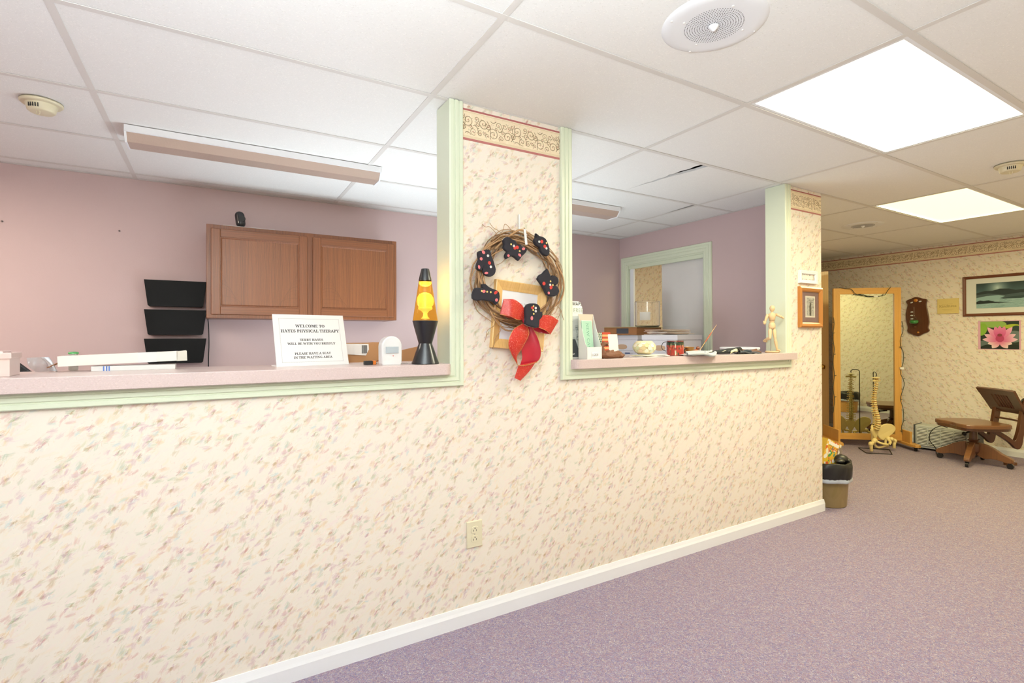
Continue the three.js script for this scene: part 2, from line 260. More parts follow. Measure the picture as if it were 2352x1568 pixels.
// sage green casings of the two counter openings
const CAS = (w) => [[0, 0], [0, .012], [.006, .016], [w * .3, .016], [w * .33, .012], [w * .39, .012], [w * .42, .0165], [w * .62, .0165], [w * .65, .012], [w * .71, .012], [w * .74, .016], [w * .94, .016], [w, .01], [w, 0]];
struct('trim_4', sweep([[XL, 1.098], [OP1, 1.098], [OP1, H]], CAS(.065)), M.trim);
struct('trim_5', sweep([[OP2, H], [OP2, 1.098], [OP3, 1.098], [OP3, H]], CAS(.066).map(([u, v]) => [u, v])), M.trim);
struct('trim_6', span(OP1, OP1 + .012, 1.098, H, -FRONT_T - .002, 0), M.trim);
struct('trim_7', span(OP2 - .012, OP2, 1.098, H, -FRONT_T - .002, 0), M.trim);
struct('trim_8', span(OP3, OP3 + .012, 1.098, H, -FRONT_T - .002, 0), M.trim);

// ceiling: lay-in tiles on a tee grid, dark plenum over it
const XS = [XL, -1.647, -.428, .791, 2.01, 3.229, 4.448, 5.667, 6.886, XR], ZS = [ZB, -1.885, -1.273, -.66, -.005, .605, 1.215, 1.825, ZF];
const TROFFERS = [[2.01, .605], [4.448, -.005], [4.448, 1.215]];
{
  const c = structGroup('ceiling'), R = rng(2), shapes = {};
  for (let i = 0; i < XS.length - 1; i++) for (let j = 0; j < ZS.length - 1; j++) {
    const [x0, x1, z0, z1] = [XS[i], XS[i + 1], ZS[j], ZS[j + 1]];
    if (TROFFERS.some(([a, b]) => a === x0 && b === z0)) continue;
    const split = (x0 === 2.01 && z0 === -.66), short = (x0 === 2.01 && z0 === -1.273);
    if (split || short) {                                           // the torn tile, and the one that has slipped on its ledge
      const piece = (pts) => { const g = metric(extrude(pts.map(([x, z]) => [x, z]), .014).rotateX(Math.PI / 2).translate(0, H + .0165, 0)); struct('ceiling_tile', g, M.tile, c); };
      if (split) {
        const tear = [[2.528, -.008], [2.516, -.06], [2.519, -.11], [2.505, -.16], [2.503, -.21], [2.49, -.25], [2.494, -.29], [2.483, -.34], [2.486, -.40], [2.474, -.45], [2.47, -.53], [2.462, -.656]];
        const gap = [.056, .058, .05, .05, .042, .036, .022, .024, .018, .017, .005, .001];
        piece([[2.012, -.008], ...tear.map(([x, z], k) => [x - gap[k] * .6, z]), [2.44, -.648], [2.25, -.652], [2.012, -.655]]);
        piece([...tear.map(([x, z], k) => [x + gap[k] * .5, z]), [3.226, -.656], [3.226, -.008]]);
      } else piece([[2.012, -1.27], [2.012, -.663], [2.3, -.663], [2.42, -.674], [2.46, -.663], [3.19, -.668], [3.226, -1.06], [3.226, -1.27]]);
      continue;
    }
    const k = [x1 - x0, z1 - z0].map((v) => v.toFixed(3)).join() + ',' + Math.floor(R() * 3);
    shapes[k] ??= metric(box(x1 - x0 - .004, .014, z1 - z0 - .004), false, [R(), R()]);
    struct('ceiling_tile', shapes[k], M.tile, c).position.set((x0 + x1) / 2, H + .0095, (z0 + z1) / 2);
  }
  for (let i = 1; i < XS.length - 1; i++) struct('grid_runner', join([span(XS[i] - .012, XS[i] + .012, H, H + .0018, ZB, ZF), span(XS[i] - .002, XS[i] + .002, H + .001, H + .035, ZB, ZF)]), M.tee, c);
  for (let j = 1; j < ZS.length - 1; j++) struct('grid_runner', join([span(XL, XR, H - .0006, H + .0014, ZS[j] - .012, ZS[j] + .012), span(XL, XR, H + .001, H + .034, ZS[j] - .002, ZS[j] + .002)]), M.tee, c);
  struct('wall_angle', join([span(XL, XIN, H - .001, H + .001, ZB, ZB + .022), span(XL, XIN, H - .001, H + .02, ZB, ZB + .001)]), M.tee, c);
  struct('wall_angle', join([span(XIN - .02, XIN, H - .001, H + .001, ZB, -.04), span(XIN - .001, XIN, H, H + .02, ZB, -.04)]), M.tee, c);
  struct('deck', span(XL - .1, XR + .1, 2.55, 2.6, -2.8, ZF + .1), M.deck, c);
}

// window in the end wall, with a sliding frame and a white sheet hung behind the glass
{
  const w = structGroup('window_1'); const [z0, z1, y0, y1] = [-1.9, -.945, 1.0, 1.972];
  const cas = sweep([[z0, y0], [z0, y1], [z1, y1], [z1, y0]].map(([z, y]) => [z, y]).reverse(), CAS(.078));
  // path lies in (z, y): turn it so that local x runs along z and local z points into the office (-x)
  struct('casing', cas.rotateY(-Math.PI / 2).translate(XIN, 0, 0), M.trim, w);
  struct('jamb', join([span(XIN - .004, XEND + .004, y0, y1, z0, z0 + .012), span(XIN - .004, XEND + .004, y0, y1, z1 - .012, z1), span(XIN - .0039, XEND + .0039, y1 - .012, y1, z0 + .012, z1 - .012), span(XIN - .03, XEND + .03, y0 - .02, y0 + .01, z0 - .08, z1 + .08)]), M.trim, w);
  struct('track', span(XIN + .01, XIN + .045, y1 - .045, y1 - .012, z0 + .012, z1 - .012), M.trim, w);
  struct('stile', span(XIN + .02, XIN + .04, y0, y1 - .03, z0 + .02, z0 + .07), M.white, w);
  struct('pane', span(XIN + .026, XIN + .03, y0, y1 - .03, z0 + .06, z1 - .012), M.glass, w);
}
{
  const s = obj('window_shade', extrude([[0, 0], [.515, 0], [.526, .96], [0, .96]], .002).rotateY(Math.PI / 2).translate(XEND - .012, 1.005, -.958), M.paperWhite);
  tag(s, 'white sheet hung behind the glass of the green framed office window', 'window shade');
}
// door ajar in the far room
{
  const d = structGroup('door_1'); d.position.set(6.02, 0, ZB + .02); d.rotation.y = Math.atan2(-.6, .47);
  struct('leaf', metric(span(0, .762, .012, 2.03, -.036, 0)), M.paleWood, d);
  const k = struct('door_handle', lathe([[0, 0], [.03, 0], [.03, .004], [.012, .008], [.011, .03], [.022, .036], [.027, .048], [.022, .06], [0, .064]], 24).rotateX(Math.PI / 2).translate(.695, .86, 0), M.brass, d);
  const f = structGroup('trim_9'); struct('door_frame', join([span(5.94, 6.0, 0, 2.1, ZB, ZB + .015), span(6.8, 6.86, 0, 2.1, ZB, ZB + .015), span(5.94, 6.86, 2.04, 2.1, ZB, ZB + .015)]), M.pine, f);
}

// ---------------------------------------------------------------- ceiling lights
const diffuser = (c, k) => std({ color: '#f4f2ee', roughness: .5, emissive: new THREE.Color(...c), emissiveIntensity: k });
function troffer(x0, z0, lamp, glow, label) {
  const w = 1.219, d = .61, t = thing('ceiling_light', label, 'ceiling light', [x0 + w / 2, H, z0 + d / 2], 0, 'recessed ceiling lights');
  obj('frame', [span(-w / 2 + .013, w / 2 - .013, .002, .02, -d / 2 + .013, -d / 2 + .028), span(-w / 2 + .013, w / 2 - .013, .002, .02, d / 2 - .028, d / 2 - .013), span(-w / 2 + .013, -w / 2 + .028, .002, .02, -d / 2 + .028, d / 2 - .028), span(w / 2 - .028, w / 2 - .013, .002, .02, -d / 2 + .028, d / 2 - .028)], M.white, t);
  obj('housing', [span(-w / 2 + .013, w / 2 - .013, .1, .104, -d / 2 + .013, d / 2 - .013), span(-w / 2 + .013, w / 2 - .013, .02, .1, -d / 2 + .013, -d / 2 + .015), span(-w / 2 + .013, w / 2 - .013, .02, .1, d / 2 - .015, d / 2 - .013)], M.white, t);
  obj('diffuser', span(-w / 2 + .026, w / 2 - .026, .009, .013, -d / 2 + .026, d / 2 - .026), diffuser(lamp.color, glow), t);
  const l = new THREE.RectAreaLight(new THREE.Color(...lamp.color), lamp.power, w - .06, d - .06); l.position.set(0, .006, 0); l.rotation.x = -Math.PI / 2; t.add(l); return t;
}
troffer(2.01, .605, LAMP.waiting, 2.2, 'large glaring white ceiling light panel nearest the front counter');
troffer(4.448, -.005, LAMP.far, 1.5, 'smaller looking warm ceiling light panel near the round vent at the end of the room');
function bounceFlash(label, p, hgt, tilt, power, w, d) {
  const t = thing('bounce_flash', label, 'flash', p), leg = hgt * .34;
  obj('stand', [cyl(.011, .009, hgt - .04, 0, .02, 0), bone([0, leg, 0], [.2, .01, .08], [[0, .007], [1, .007]], 8), bone([0, leg, 0], [-.2, .01, .08], [[0, .007], [1, .007]], 8), bone([0, leg, 0], [0, .01, -.2], [[0, .007], [1, .007]], 8)], M.blackMatte, t);
  const tip = (g) => g.rotateX(-tilt).translate(0, hgt, 0);
  obj('head', tip(span(-w / 2 - .01, w / 2 + .01, -.07, 0, -d / 2 - .01, d / 2 + .01, .008)), M.blackMatte, t);
  obj('flash_window', tip(span(-w / 2, w / 2, -.002, .003, -d / 2, d / 2)), diffuser(LAMP.flash.color, 3), t);
  const l = new THREE.RectAreaLight(new THREE.Color(...LAMP.flash.color), power, w, d); l.position.set(0, hgt + .008 * Math.cos(tilt), -.008 * Math.sin(tilt)); l.rotation.x = Math.PI / 2 - tilt; t.add(l);
}
bounceFlash('photographer flash head on a tall thin stand aimed back at the wall and ceiling', [-.25, 0, 1.86], 1.46, -.16, LAMP.flash.power * 1.16, .18, .13);
bounceFlash('wide softbox lying low in the office behind the counter', [1.3, 0, -1.1], .88, 0, LAMP.flash.power * .0031, 2.2, .56);
troffer(4.448, 1.215, { color: LAMP.far.color, power: 9 }, 1.5, 'warm ceiling light panel over the open floor opposite the wooden chair');

const lens = phy({ color: '#b9a497', roughness: .32, bumpMap: grit, bumpScale: .002, clearcoat: .3 });
function stripLight(x0, x1, zc, label, lit) {
  const L = x1 - x0, w = .09, t = thing('strip_light', label, 'strip light', [(x0 + x1) / 2, H, zc], 0, 'office strip lights');
  const sec = [[-w, 0], [-w, -.03], [-w * .62, -.072], [w * .62, -.072], [w, -.03], [w, 0]];
  obj('lens', extrude(sec.map(([z, y]) => [z * .97, y * .97]), L - .012).rotateY(Math.PI / 2).translate(-L / 2 + .006, 0, 0), lit ? diffuser(lit.color, 1.2) : lens, t);
  for (const s of [-1, 1]) obj('end_cap', extrude(sec, .006, .0015).rotateY(Math.PI / 2).translate(s * (L / 2 - .003) - .003, -.0016, 0), M.white, t);
  for (const s of [-1, 1]) obj('rail', span(-L / 2, L / 2, -.033, -.001, s * w - .004, s * w + .004), M.white, t, 'white metal edge rail');
  if (lit) { const l = new THREE.RectAreaLight(new THREE.Color(...lit.color), lit.power, L - .04, w * 1.5); l.position.set(0, -.076, 0); l.rotation.x = -Math.PI / 2; t.add(l); }
  return t;
}
stripLight(-.365, .862, -1.09, 'unlit brownish ceiling strip light above the oak wall cabinet');
stripLight(1.55, 2.75, -1.09, 'unlit ceiling strip light seen through the opening with the papers and boxes');
stripLight(-2.2, -1.0, -.9, 'lit warm strip light at the far end of the office', LAMP.office);

// ---------------------------------------------------------------- smoke detectors and round speakers
function smokeDetector(x, z, turn, label) {
  const t = thing('smoke_detector', label, 'smoke detector', [x, H, z], turn, 'ceiling smoke detectors');
  obj('base', lathe([[0, 0], [.072, 0], [.072, -.008], [.066, -.014], [0, -.014]], 40), M.ivory, t);
  obj('body', lathe([[.055, -.012], [.05, -.028], [.047, -.04], [.04, -.046], [0, -.047]], 40), M.ivory, t);
  for (let k = 0; k < 5; k++) { const a = Math.PI / 2 + (k - 2) * .17; obj('slot', box(.0035, .016, .004).rotateY(Math.PI / 2 - a).translate(Math.cos(a) * .0505, -.029, Math.sin(a) * .0505), M.dark, t); }
  obj('hook', tube([[-.006, -.045, .02], [-.006, -.058, .02], [0, -.063, .02], [.006, -.058, .02], [.006, -.045, .02]], .0016, 16, 6), M.ivory, t); return t;
}
smokeDetector(-.636, -.9, -.35, 'cream smoke detector on the ceiling over the purple office wall');
smokeDetector(4.076, .907, -1.2, 'cream smoke detector on the ceiling between the two lit panels');
function speaker(x, z, label) {
  const t = thing('ceiling_speaker', label, 'speaker', [x, H, z], 0, 'round ceiling speakers'), R = .163;
  obj('plate', lathe([[0, -.004], [.1, -.005], [R * .8, -.007], [R * .93, -.005], [R, .001], [R, .003]], 56), M.white, t);
  const g = new THREE.CylinderGeometry(.0015, .0015, .0012, 6), n = []; for (let r = 1; r < 11; r++) { const m = Math.round(6.283 * (.012 + r * .0078) / .0078); for (let k = 0; k < m; k++) n.push([(.012 + r * .0078) * Math.cos(k / m * 6.283), (.012 + r * .0078) * Math.sin(k / m * 6.283)]); }
  const holes = new THREE.InstancedMesh(g, std({ color: '#77757a', roughness: .8 }), n.length); n.forEach(([a, b], i) => holes.setMatrixAt(i, new THREE.Matrix4().makeTranslation(a, -.0055, b))); holes.name = 'perforation'; holes.userData.kind = 'stuff'; t.add(holes);
  obj('knob', lathe([[.016, -.005], [.016, -.009], [.006, -.02], [0, -.022]], 20), M.white, t);
  for (let k = 0; k < 8; k++) { const a = (k >> 1) * Math.PI / 2 + .35, r = k & 1 ? .147 : .104; obj('screw', ball(.0042, Math.cos(a) * r, -.0065, Math.sin(a) * r, 1, .6, 1, 10), M.paperWhite, t); }
  return t;
}
speaker(1.40, .915, 'round white perforated ceiling speaker close to the big light panel');
speaker(5.145, -.385, 'round greyish ceiling speaker beside the warm light panel far away');

// ---------------------------------------------------------------- counters
const CT = 1.13;
function plan(pts, name, label) {                                   // slab drawn in plan (x, -z), 45 mm thick with eased edges
  const o = obj(name, metric(extrude(pts.map(([x, z]) => [x, -z]), .041, .002).rotateX(-Math.PI / 2).translate(0, CT - .043, 0)), M.counter); return tag(o, label, 'counter', 'reception counters');
}
const arc = (cx, cz, r, a0, a1, n = 8) => Array.from({ length: n + 1 }, (_, i) => { const a = a0 + (a1 - a0) * i / n; return [cx + r * Math.cos(a), cz + r * Math.sin(a)]; });
plan([[XL + .01, -.312], [OP1 - .003, -.312], [OP1 - .003, .006], ...arc(OP1 - .04, .006, .037, 0, Math.PI / 2, 6).map(([x, z]) => [x + .003, z]), [XL + .01, .043]], 'reception_counter', 'long pink laminate counter that holds the welcome sign and lava lamp');
plan([[OP2 + .002, -.312], [OP3 - .002, -.312], [OP3 - .002, .019], [3.352, .019], [3.352, .043], ...arc(1.535, .003, .04, Math.PI / 2, Math.PI, 6), [OP2 + .002, .018]], 'reception_counter', 'shorter pink laminate counter that holds the brochures, jar and wooden mannequin');

// ---------------------------------------------------------------- wall cabinet, its camera and trays
{
  const x0 = -.039, x1 = 1.174, y0 = 1.366, y1 = 1.954, zf = -1.70;
  const t = thing('wall_cabinet', 'oak two door wall cabinet hung on the purple office wall', 'cabinet', [(x0 + x1) / 2, y0, ZB]);
  const w = x1 - x0, h = y1 - y0, d = zf - ZB;
  obj('carcass', metric(join([span(-w / 2, -w / 2 + .016, 0, h, 0, d - .02), span(w / 2 - .016, w / 2, 0, h, 0, d - .02), span(-w / 2 + .016, w / 2 - .016, .001, .016, .008, d - .0205), span(-w / 2 + .016, w / 2 - .016, h - .016, h - .001, .008, d - .0205), span(-w / 2 + .016, w / 2 - .016, .001, h - .001, 0, .008)])), M.oak, t);
  obj('face_frame', metric(join([span(-w / 2, -w / 2 + .04, 0, h, d - .02, d, .002), span(w / 2 - .04, w / 2, 0, h, d - .02, d, .002), span(-.035, .035, 0, h, d - .02, d, .002), span(-w / 2, w / 2, 0, .04, d - .0205, d - .0005, .002), span(-w / 2, w / 2, h - .04, h, d - .0205, d - .0005, .002)])), M.oak, t);
  for (const s of [-1, 1]) {
    const a = s < 0 ? -w / 2 + .024 : .014 + .004, b = s < 0 ? -.018 : w / 2 - .024, yA = .022, yB = h - .026, r = .052;
    const dr = obj('door', [metric(join([span(a, a + r, yA, yB, d, d + .019, .004), span(b - r, b, yA, yB, d, d + .019, .004)])), metric(join([span(a + r - .001, b - r + .001, yA, yA + r, d, d + .0188, .004), span(a + r - .001, b - r + .001, yB - r, yB, d, d + .0188, .004)]), true)], M.oak, t);
    obj('panel', metric(span(a + r - .004, b - r + .004, yA + r - .004, yB - r + .004, d + .003, d + .011), false, [s * .13, .07]), M.oakPanel, dr);
    obj('bead', sweep([[a + r, yA + r], [b - r, yA + r], [b - r, yB - r], [a + r, yB - r]].reverse(), [[0, .011], [0, .017], [.004, .017], [.01, .011]], true).translate(0, 0, d), M.oak, dr);
  }
}
{
  const t = thing('security_camera', 'small black camera standing on top of the oak wall cabinet', 'camera', [.152, 1.9565, -1.82], -.1);
  obj('base', [cyl(.028, .026, .008), cyl(.012, .012, .02, 0, .006, 0)], M.black, t);
  obj('body', new THREE.CapsuleGeometry(.029, .05, 8, 24).rotateZ(.12).translate(0, .068, 0), M.black, t);
  obj('lens', [cyl(.021, .019, .008).rotateX(Math.PI / 2).translate(.012, .07, .022)], M.blackMatte, t, 'round black lens');
}
tag(obj('paper_sheet', box(.3, .002, .2, .2, 1.955, -1.8), M.paperWhite), 'white sheet lying under the black camera on the cabinet', 'paper');
for (const [k, y, lab] of [[0, 1.445, 'black wall file pocket, topmost of three beside the oak cabinet'], [1, 1.262, 'black wall file pocket, middle one of three beside the oak cabinet'], [2, 1.078, 'black wall file pocket, lowest of three, partly behind the white carton']]) {
  const t = thing('file_pocket', lab, 'file pocket', [-.21, y, ZB], 0, 'black wall file pockets');
  const W = .168, hh = [.166, .160, .158][k], out = smooth([[-W + .022, .0], [W - .022, 0], [W - .016, .004], [W, hh - .002], [W, hh], [-W, hh], [-W, hh - .002], [-W + .016, .004]], 2);
  const front = [[-W + .026, 0], [W - .026, 0], [W - .019, .006], [W, hh], [-W, hh], [-W + .019, .006]];
  obj('front_panel', extrude(front, .002, .001).translate(0, 0, .07), M.pocket, t);
  obj('back_panel', extrude(front, .002).translate(0, 0, .002), M.pocket, t);
  obj('side_panel', [extrude([[-W + .019, .006], [-W + .023, .006], [-W + .004, hh], [-W, hh]], .07), extrude([[W - .023, .006], [W - .019, .006], [W, hh], [W - .004, hh]], .07), span(-W + .024, W - .024, 0, .004, 0, .07)], M.pocket, t);
}
tag(obj('power_cord', tube([[-.034, 1.372, -1.99], [-.03, 1.33, -2.0], [-.027, 1.2, -2.005], [-.03, 1.1, -2.004], [-.028, .95, -2.005]], .003, 30), M.blackMatte), 'thin black cord hanging down the wall under the oak cabinet', 'cord');
for (const x of [-1.05, -.511]) tag(obj('wall_screw', [cyl(.005, .006, .004).rotateX(Math.PI / 2).translate(x, 1.916, ZB), cyl(.0035, .003, .01).rotateX(Math.PI / 2).translate(x, 1.916, ZB)], std({ color: '#7d7270' })), x < -1 ? 'tiny screw in the bare purple wall, farther from the oak cabinet' : 'tiny screw in the bare purple wall, nearer to the oak cabinet', 'screw', 'screws in the purple wall');

// ---------------------------------------------------------------- things on the long counter
{
  const t = thing('welcome_sign', 'white welcome sign leaning back on the long pink counter', 'sign', [.3475, CT, -.162], .13);
  const W = .281, HH = .217, lean = -.34;
  const paper = textFace(W, HH, (g, w, h) => {
    g.fillStyle = '#e0dfde'; g.fillRect(0, 0, w, h); g.fillStyle = '#55555a'; g.textAlign = 'center';
    for (let i = 0; i < 74; i++) for (const y of [.082, .935]) { g.save(); g.translate(w * (.075 + .85 * i / 73), h * y); g.rotate(i & 1 ? .7 : -.7); g.fillRect(-w * .0045, -1.6, w * .009, 3.2); g.restore(); }
    for (let i = 0; i < 56; i++) for (const x of [.075, .925]) { g.save(); g.translate(w * x, h * (.082 + .853 * i / 55)); g.rotate(i & 1 ? .7 : -.7); g.fillRect(-w * .0045, -1.6, w * .009, 3.2); g.restore(); }
    const line = (s, y, px) => { g.font = `bold ${Math.round(px)}px serif`; g.fillText(s, w * .5, h * y); g.lineWidth = 1.6; g.strokeStyle = '#2b2b30'; g.strokeText(s, w * .5, h * y); };
    g.fillStyle = '#2b2b30'; line('WELCOME TO', .255, w * .058); line('HAYES PHYSICAL THERAPY', .355, w * .058);
    line('TERRY HAYES', .525, w * .046); line('WILL BE WITH YOU BRIEFLY', .6, w * .046); line('PLEASE HAVE A SEAT', .795, w * .046); line('IN THE WAITING AREA', .87, w * .046);
  }, 1200);
  obj('holder', [box(W, HH, .004, 0, HH / 2, 0).rotateX(lean), box(W, .004, .085, 0, .002, -.04), box(W, HH * .98, .003, 0, HH * .49, -.002).rotateX(.05).translate(0, 0, -.08)].slice(0, 2), phy({ color: '#f0f0f0', roughness: .2 }), t);
  obj('sheet', face(W - .002, HH - .002, 0, HH / 2, .0032).rotateX(lean), paper, t);
}
{
  const t = thing('motion_sensor', 'white dome topped motion sensor alarm on the counter beside the lava lamp', 'sensor', [.62, CT, -.025], .05);
  const o = [[-.034, 0], [.034, 0], [.037, .004], [.037, .07]]; const dome = arc(0, .07, .037, 0, Math.PI, 16);
  obj('body', extrude([[-.033, 0], [.033, 0], [.036, .006], ...dome.map(([x, y]) => [x * .99, y]), [-.036, .006]], .036, .006).translate(0, .004, -.03), phy({ color: '#dedee0', roughness: .3, clearcoat: .3 }), t);
  obj('lens', extrude([[-.024, .05], [.024, .05], [.024, .072], [-.024, .072]], .003, .002).translate(0, .0, .0125), phy({ color: '#aab3ba', roughness: .25 }), t, 'pale grey sensor window');
  obj('indicator', ball(.0022, .004, .037, .0125), std({ color: '#d8504a', roughness: .4 }), t);
}
{
  const t = thing('battery_clip', 'small black and orange battery with a red wire on the counter', 'battery', [.552, CT, -.09], .12);
  obj('battery', span(-.024, .008, 0, .0165, -.0125, .0125, .003), M.blackMatte, t); obj('band', span(.008, .022, 0, .0168, -.0127, .0127, .003), std({ color: '#d9792c', roughness: .35, metalness: .2 }), t);
  obj('terminal', [cyl(.004, .004, .004).rotateZ(-Math.PI / 2).translate(.022, .005, .005), cyl(.004, .004, .004).rotateZ(-Math.PI / 2).translate(.022, .012, -.004)], M.chrome, t);
  obj('wire', tube([[.026, .011, -.003], [.036, .017, 0], [.045, .022, .01], [.054, .016, .02]], .0012, 20), std({ color: '#7d2a20' }), t);
}
{
  const t = thing('lava_lamp', 'lit black lava lamp with amber liquid and yellow wax blobs', 'lava lamp', [.768, CT, -.03]);
  obj('base', lathe([[0, 0], [.0565, 0], [.0568, .003], [.0285, .084], [.0288, .088], [.0535, .178], [.0535, .181], [0, .181]], 48), M.black, t);
  const liquid = phy({ color: '#ffdc86', emissive: new THREE.Color(1, .5, .03), emissiveIntensity: .13, roughness: .02, transmission: 1, thickness: 0, ior: 1.2 });
  obj('globe', lathe([[.0525, .1812], [.0262, .352]], 48), liquid, t, 'amber glass vessel');
  const wax = std({ color: '#f8dd6a', roughness: .5, emissive: new THREE.Color(1, .8, .34), emissiveIntensity: .85 });
  obj('wax', lathe([[.001, .186], [.018, .19], [.01, .2], [.0085, .212], [.016, .222], [.029, .229], [.030, .236], [.027, .239], [.0335, .248], [.036, .262], [.034, .278], [.026, .291], [.014, .298], [.001, .3]], 40), wax, t);
  obj('wax', lathe([[.001, .325], [.014, .327], [.024, .334], [.0265, .341], [.0262, .345], [.001, .345]], 40), wax, t);
  obj('cap', lathe([[.0272, .35], [.0272, .353], [.0165, .398], [.015, .4], [0, .4]], 40), M.black, t);
  const l = new THREE.PointLight(new THREE.Color(1, .55, .12), .12); l.position.set(.03, .262, 0); l.shadow.radius = 2; l.castShadow = true; t.add(l); l.position.set(0, .315, 0);
}
{
  const R = rng(15), pts = []; for (let i = 0; i < 16; i++) pts.push([.665 + i * .005, CT + .002 + R() * .003, -.085 + Math.sin(i * 1.9) * .014 + R() * .006]);
  tag(obj('lamp_cord', tube(pts, .0016, 90), M.paperWhite), 'bundled white cord lying between the sensor and the lava lamp', 'cord');
}
{
  const t = thing('biscuit_tin', 'pale pink cut corner tin at the near end of the long counter', 'tin', [-.632, CT, -.105], .02);
  const oct = (a, b, c) => [[-a + c, -b], [a - c, -b], [a, -b + c], [a, b - c], [a - c, b], [-a + c, b], [-a, b - c], [-a, -b + c]];
  const pk = phy({ color: '#e6d0cc', roughness: .28, clearcoat: .4 });
  obj('tin', extrude(oct(.108, .075, .025), .052, .002).rotateX(-Math.PI / 2).translate(0, .002, 0), pk, t);
  obj('lid', [extrude(oct(.111, .078, .026), .012, .003).rotateX(-Math.PI / 2).translate(0, .055, 0), extrude(oct(.09, .06, .022), .003, .003).rotateX(-Math.PI / 2).translate(0, .069, 0)], pk, t);
}
{
  const t = thing('carton', 'long creased white carton with an open end, tilted across the counter', 'carton', [-.265, CT + .0245, -.246], 0);
  const mat = std({ color: '#e6e2da', roughness: .7 }), L = .36, a = .035;
  const tilt = (g) => g.rotateZ(a);
  obj('sleeve', [tilt(span(-L / 2, L / 2 - .03, 0, .034, .028, .030)), tilt(span(-L / 2, L / 2 - .03, 0, .034, -.03, -.028)), tilt(span(-L / 2, L / 2 - .03, .0322, .0338, -.028, .028)), tilt(span(-L / 2, L / 2 - .03, .0002, .002, -.028, .028))], mat, t);
  obj('end_flap', [tilt(box(.034, .036, .0016).rotateY(-.28).translate(L / 2 - .015, .0165, .026)), tilt(box(.03, .0016, .05).rotateZ(.1).translate(L / 2 - .018, .033, 0))], std({ color: '#d9d4c8', roughness: .8 }), t);
  obj('end_flap', tilt(box(.034, .0016, .05).rotateZ(.5).translate(-L / 2 - .014, .006, 0)), M.cardDark, t, 'brown inner side of the opened end');
  obj('tape', [tilt(span(.035, .09, -.0005, .0345, .030, .0306)), tilt(span(.035, .09, .034, .0346, -.03, .03))], phy({ color: '#dfe0e0', roughness: .15 }), t);
}
{
  const t = thing('carton', 'flat white carton with blue stripes under the long creased one', 'carton', [-.228, CT, -.243], 0);
  obj('box', span(-.13, .108, 0, .0165, -.03, .034, .001), M.paperWhite, t); for (const x of [-.098, -.09, -.083]) obj('stripe', span(x, x + .004, 0, .0166, .0341, .0345), std({ color: '#5b78b8' }), t);
}
{
  const t = thing('glass_bottle', 'small clear bottle with a green cap behind the white cartons', 'bottle', [-.419, CT, -.2]);
  t.position.z = -.294; obj('bottle', lathe([[0, .001], [.012, .001], [.0135, .004], [.0135, .05], [.012, .056], [.0115, .06]], 24), phy({ color: '#e3e8e4', roughness: .06, transmission: .75, thickness: 0 }), t);
  obj('cap', lathe([[.0145, .058], [.0145, .062], [.012, .065], [0, .066]], 24), phy({ color: '#4f9a58', roughness: .25 }), t);
}
{
  const t = thing('plastic_wrapper', 'crumpled clear wrapper with a silver strip beside the carton end', 'wrapper', [-.482, CT, -.262]);
  obj('film', ruled([[-.05, .048, 0], [-.042, .02, .008], [-.03, .001, .0]], [[.0, .05, -.006], [.012, .03, .012], [.02, .001, .006]], (u, v) => Math.sin(u * 9 + v * 5) * .004, 14, 14, .0006), phy({ color: '#e4e2e2', roughness: .1, transmission: .75, thickness: 0 }), t);
  obj('strip', ruled([[-.012, .05, .012], [.004, .03, .016], [.012, .004, .012]], [[.008, .05, .012], [.02, .03, .018], [.03, .001, .012]], (u, v) => Math.sin(u * 3) * .003, 6, 10, .001), std({ color: '#cfd3d8', roughness: .3, metalness: .5 }), t);
}
// desk of the office, seen only as what holds things up behind the long counter
{
  const t = thing('office_desk', 'office desk behind the long counter with an open cardboard box', 'desk', [.4, 0, -.62]);
  obj('desk_top', span(-1.2, .75, .715, .745, -.28, .28, .004), M.oak, t); for (const [x, z] of [[-1.15, -.24], [.7, -.24], [-1.15, .24], [.7, .24]]) obj('leg', span(x - .025, x + .025, 0, .716, z - .025, z + .025), M.oak, t);
}
tag(obj('easel_stand', extrude([[-.78, .745], [-.24, .745], [-.632, 1.142], [-.66, 1.15], [-.7, 1.142]], .02, .003).translate(0, .003, -.61), M.blackMatte), 'black slanted easel corner peeping over the counter by the pink tin', 'easel');
{
  const t = thing('cardboard_box', 'open brown cardboard box with raised flaps behind the motion sensor', 'box', [.66, .745, -.52], .06);
  const w = .16, d = .1, h = .36, k = .003;
  obj('box', [span(-w, w, 0, h, d - k, d), span(-w, w, 0, h, -d, -d + k), span(-w, -w + k, 0, h, -d, d), span(w - k, w, 0, h, -d, d), span(-w, w, 0, k, -d, d)], M.card, t);
  obj('flap', box(.3, .11, .003, 0, .055, 0).rotateX(-.15).translate(0, h, -d), M.card, t);
  obj('flap', extrude([[-.15, 0], [.05, 0], [.03, .05], [.075, .112], [-.03, .115], [-.08, .11], [-.13, .09]], .003).rotateX(.12).translate(.01, h, d), M.card, t);
  obj('flap', extrude([[0, 0], [.1, .0], [.17, .095], [.02, .07]], .003).rotateY(.25).translate(w - .055, h, d - .02), M.card, t);
  obj('shipping_label', extrude([[0, 0], [.098, -.008], [.112, .02], [.11, .046], [0, .048]], .0006).translate(-.15, h + .06, d + .016), textFace(.112, .056, (g, w, h) => { g.fillStyle = '#efeeec'; g.fillRect(0, 0, w, h); }, 64), t);
  const R = rng(4); const bars = []; let x = -.072; while (x < -.048) { const q = .0006 + R() * .0012; bars.push(span(x, x + q, h + .062, h + .1, d + .0168, d + .0171)); x += q + .0008; } obj('barcode', bars, M.dark, t);
}

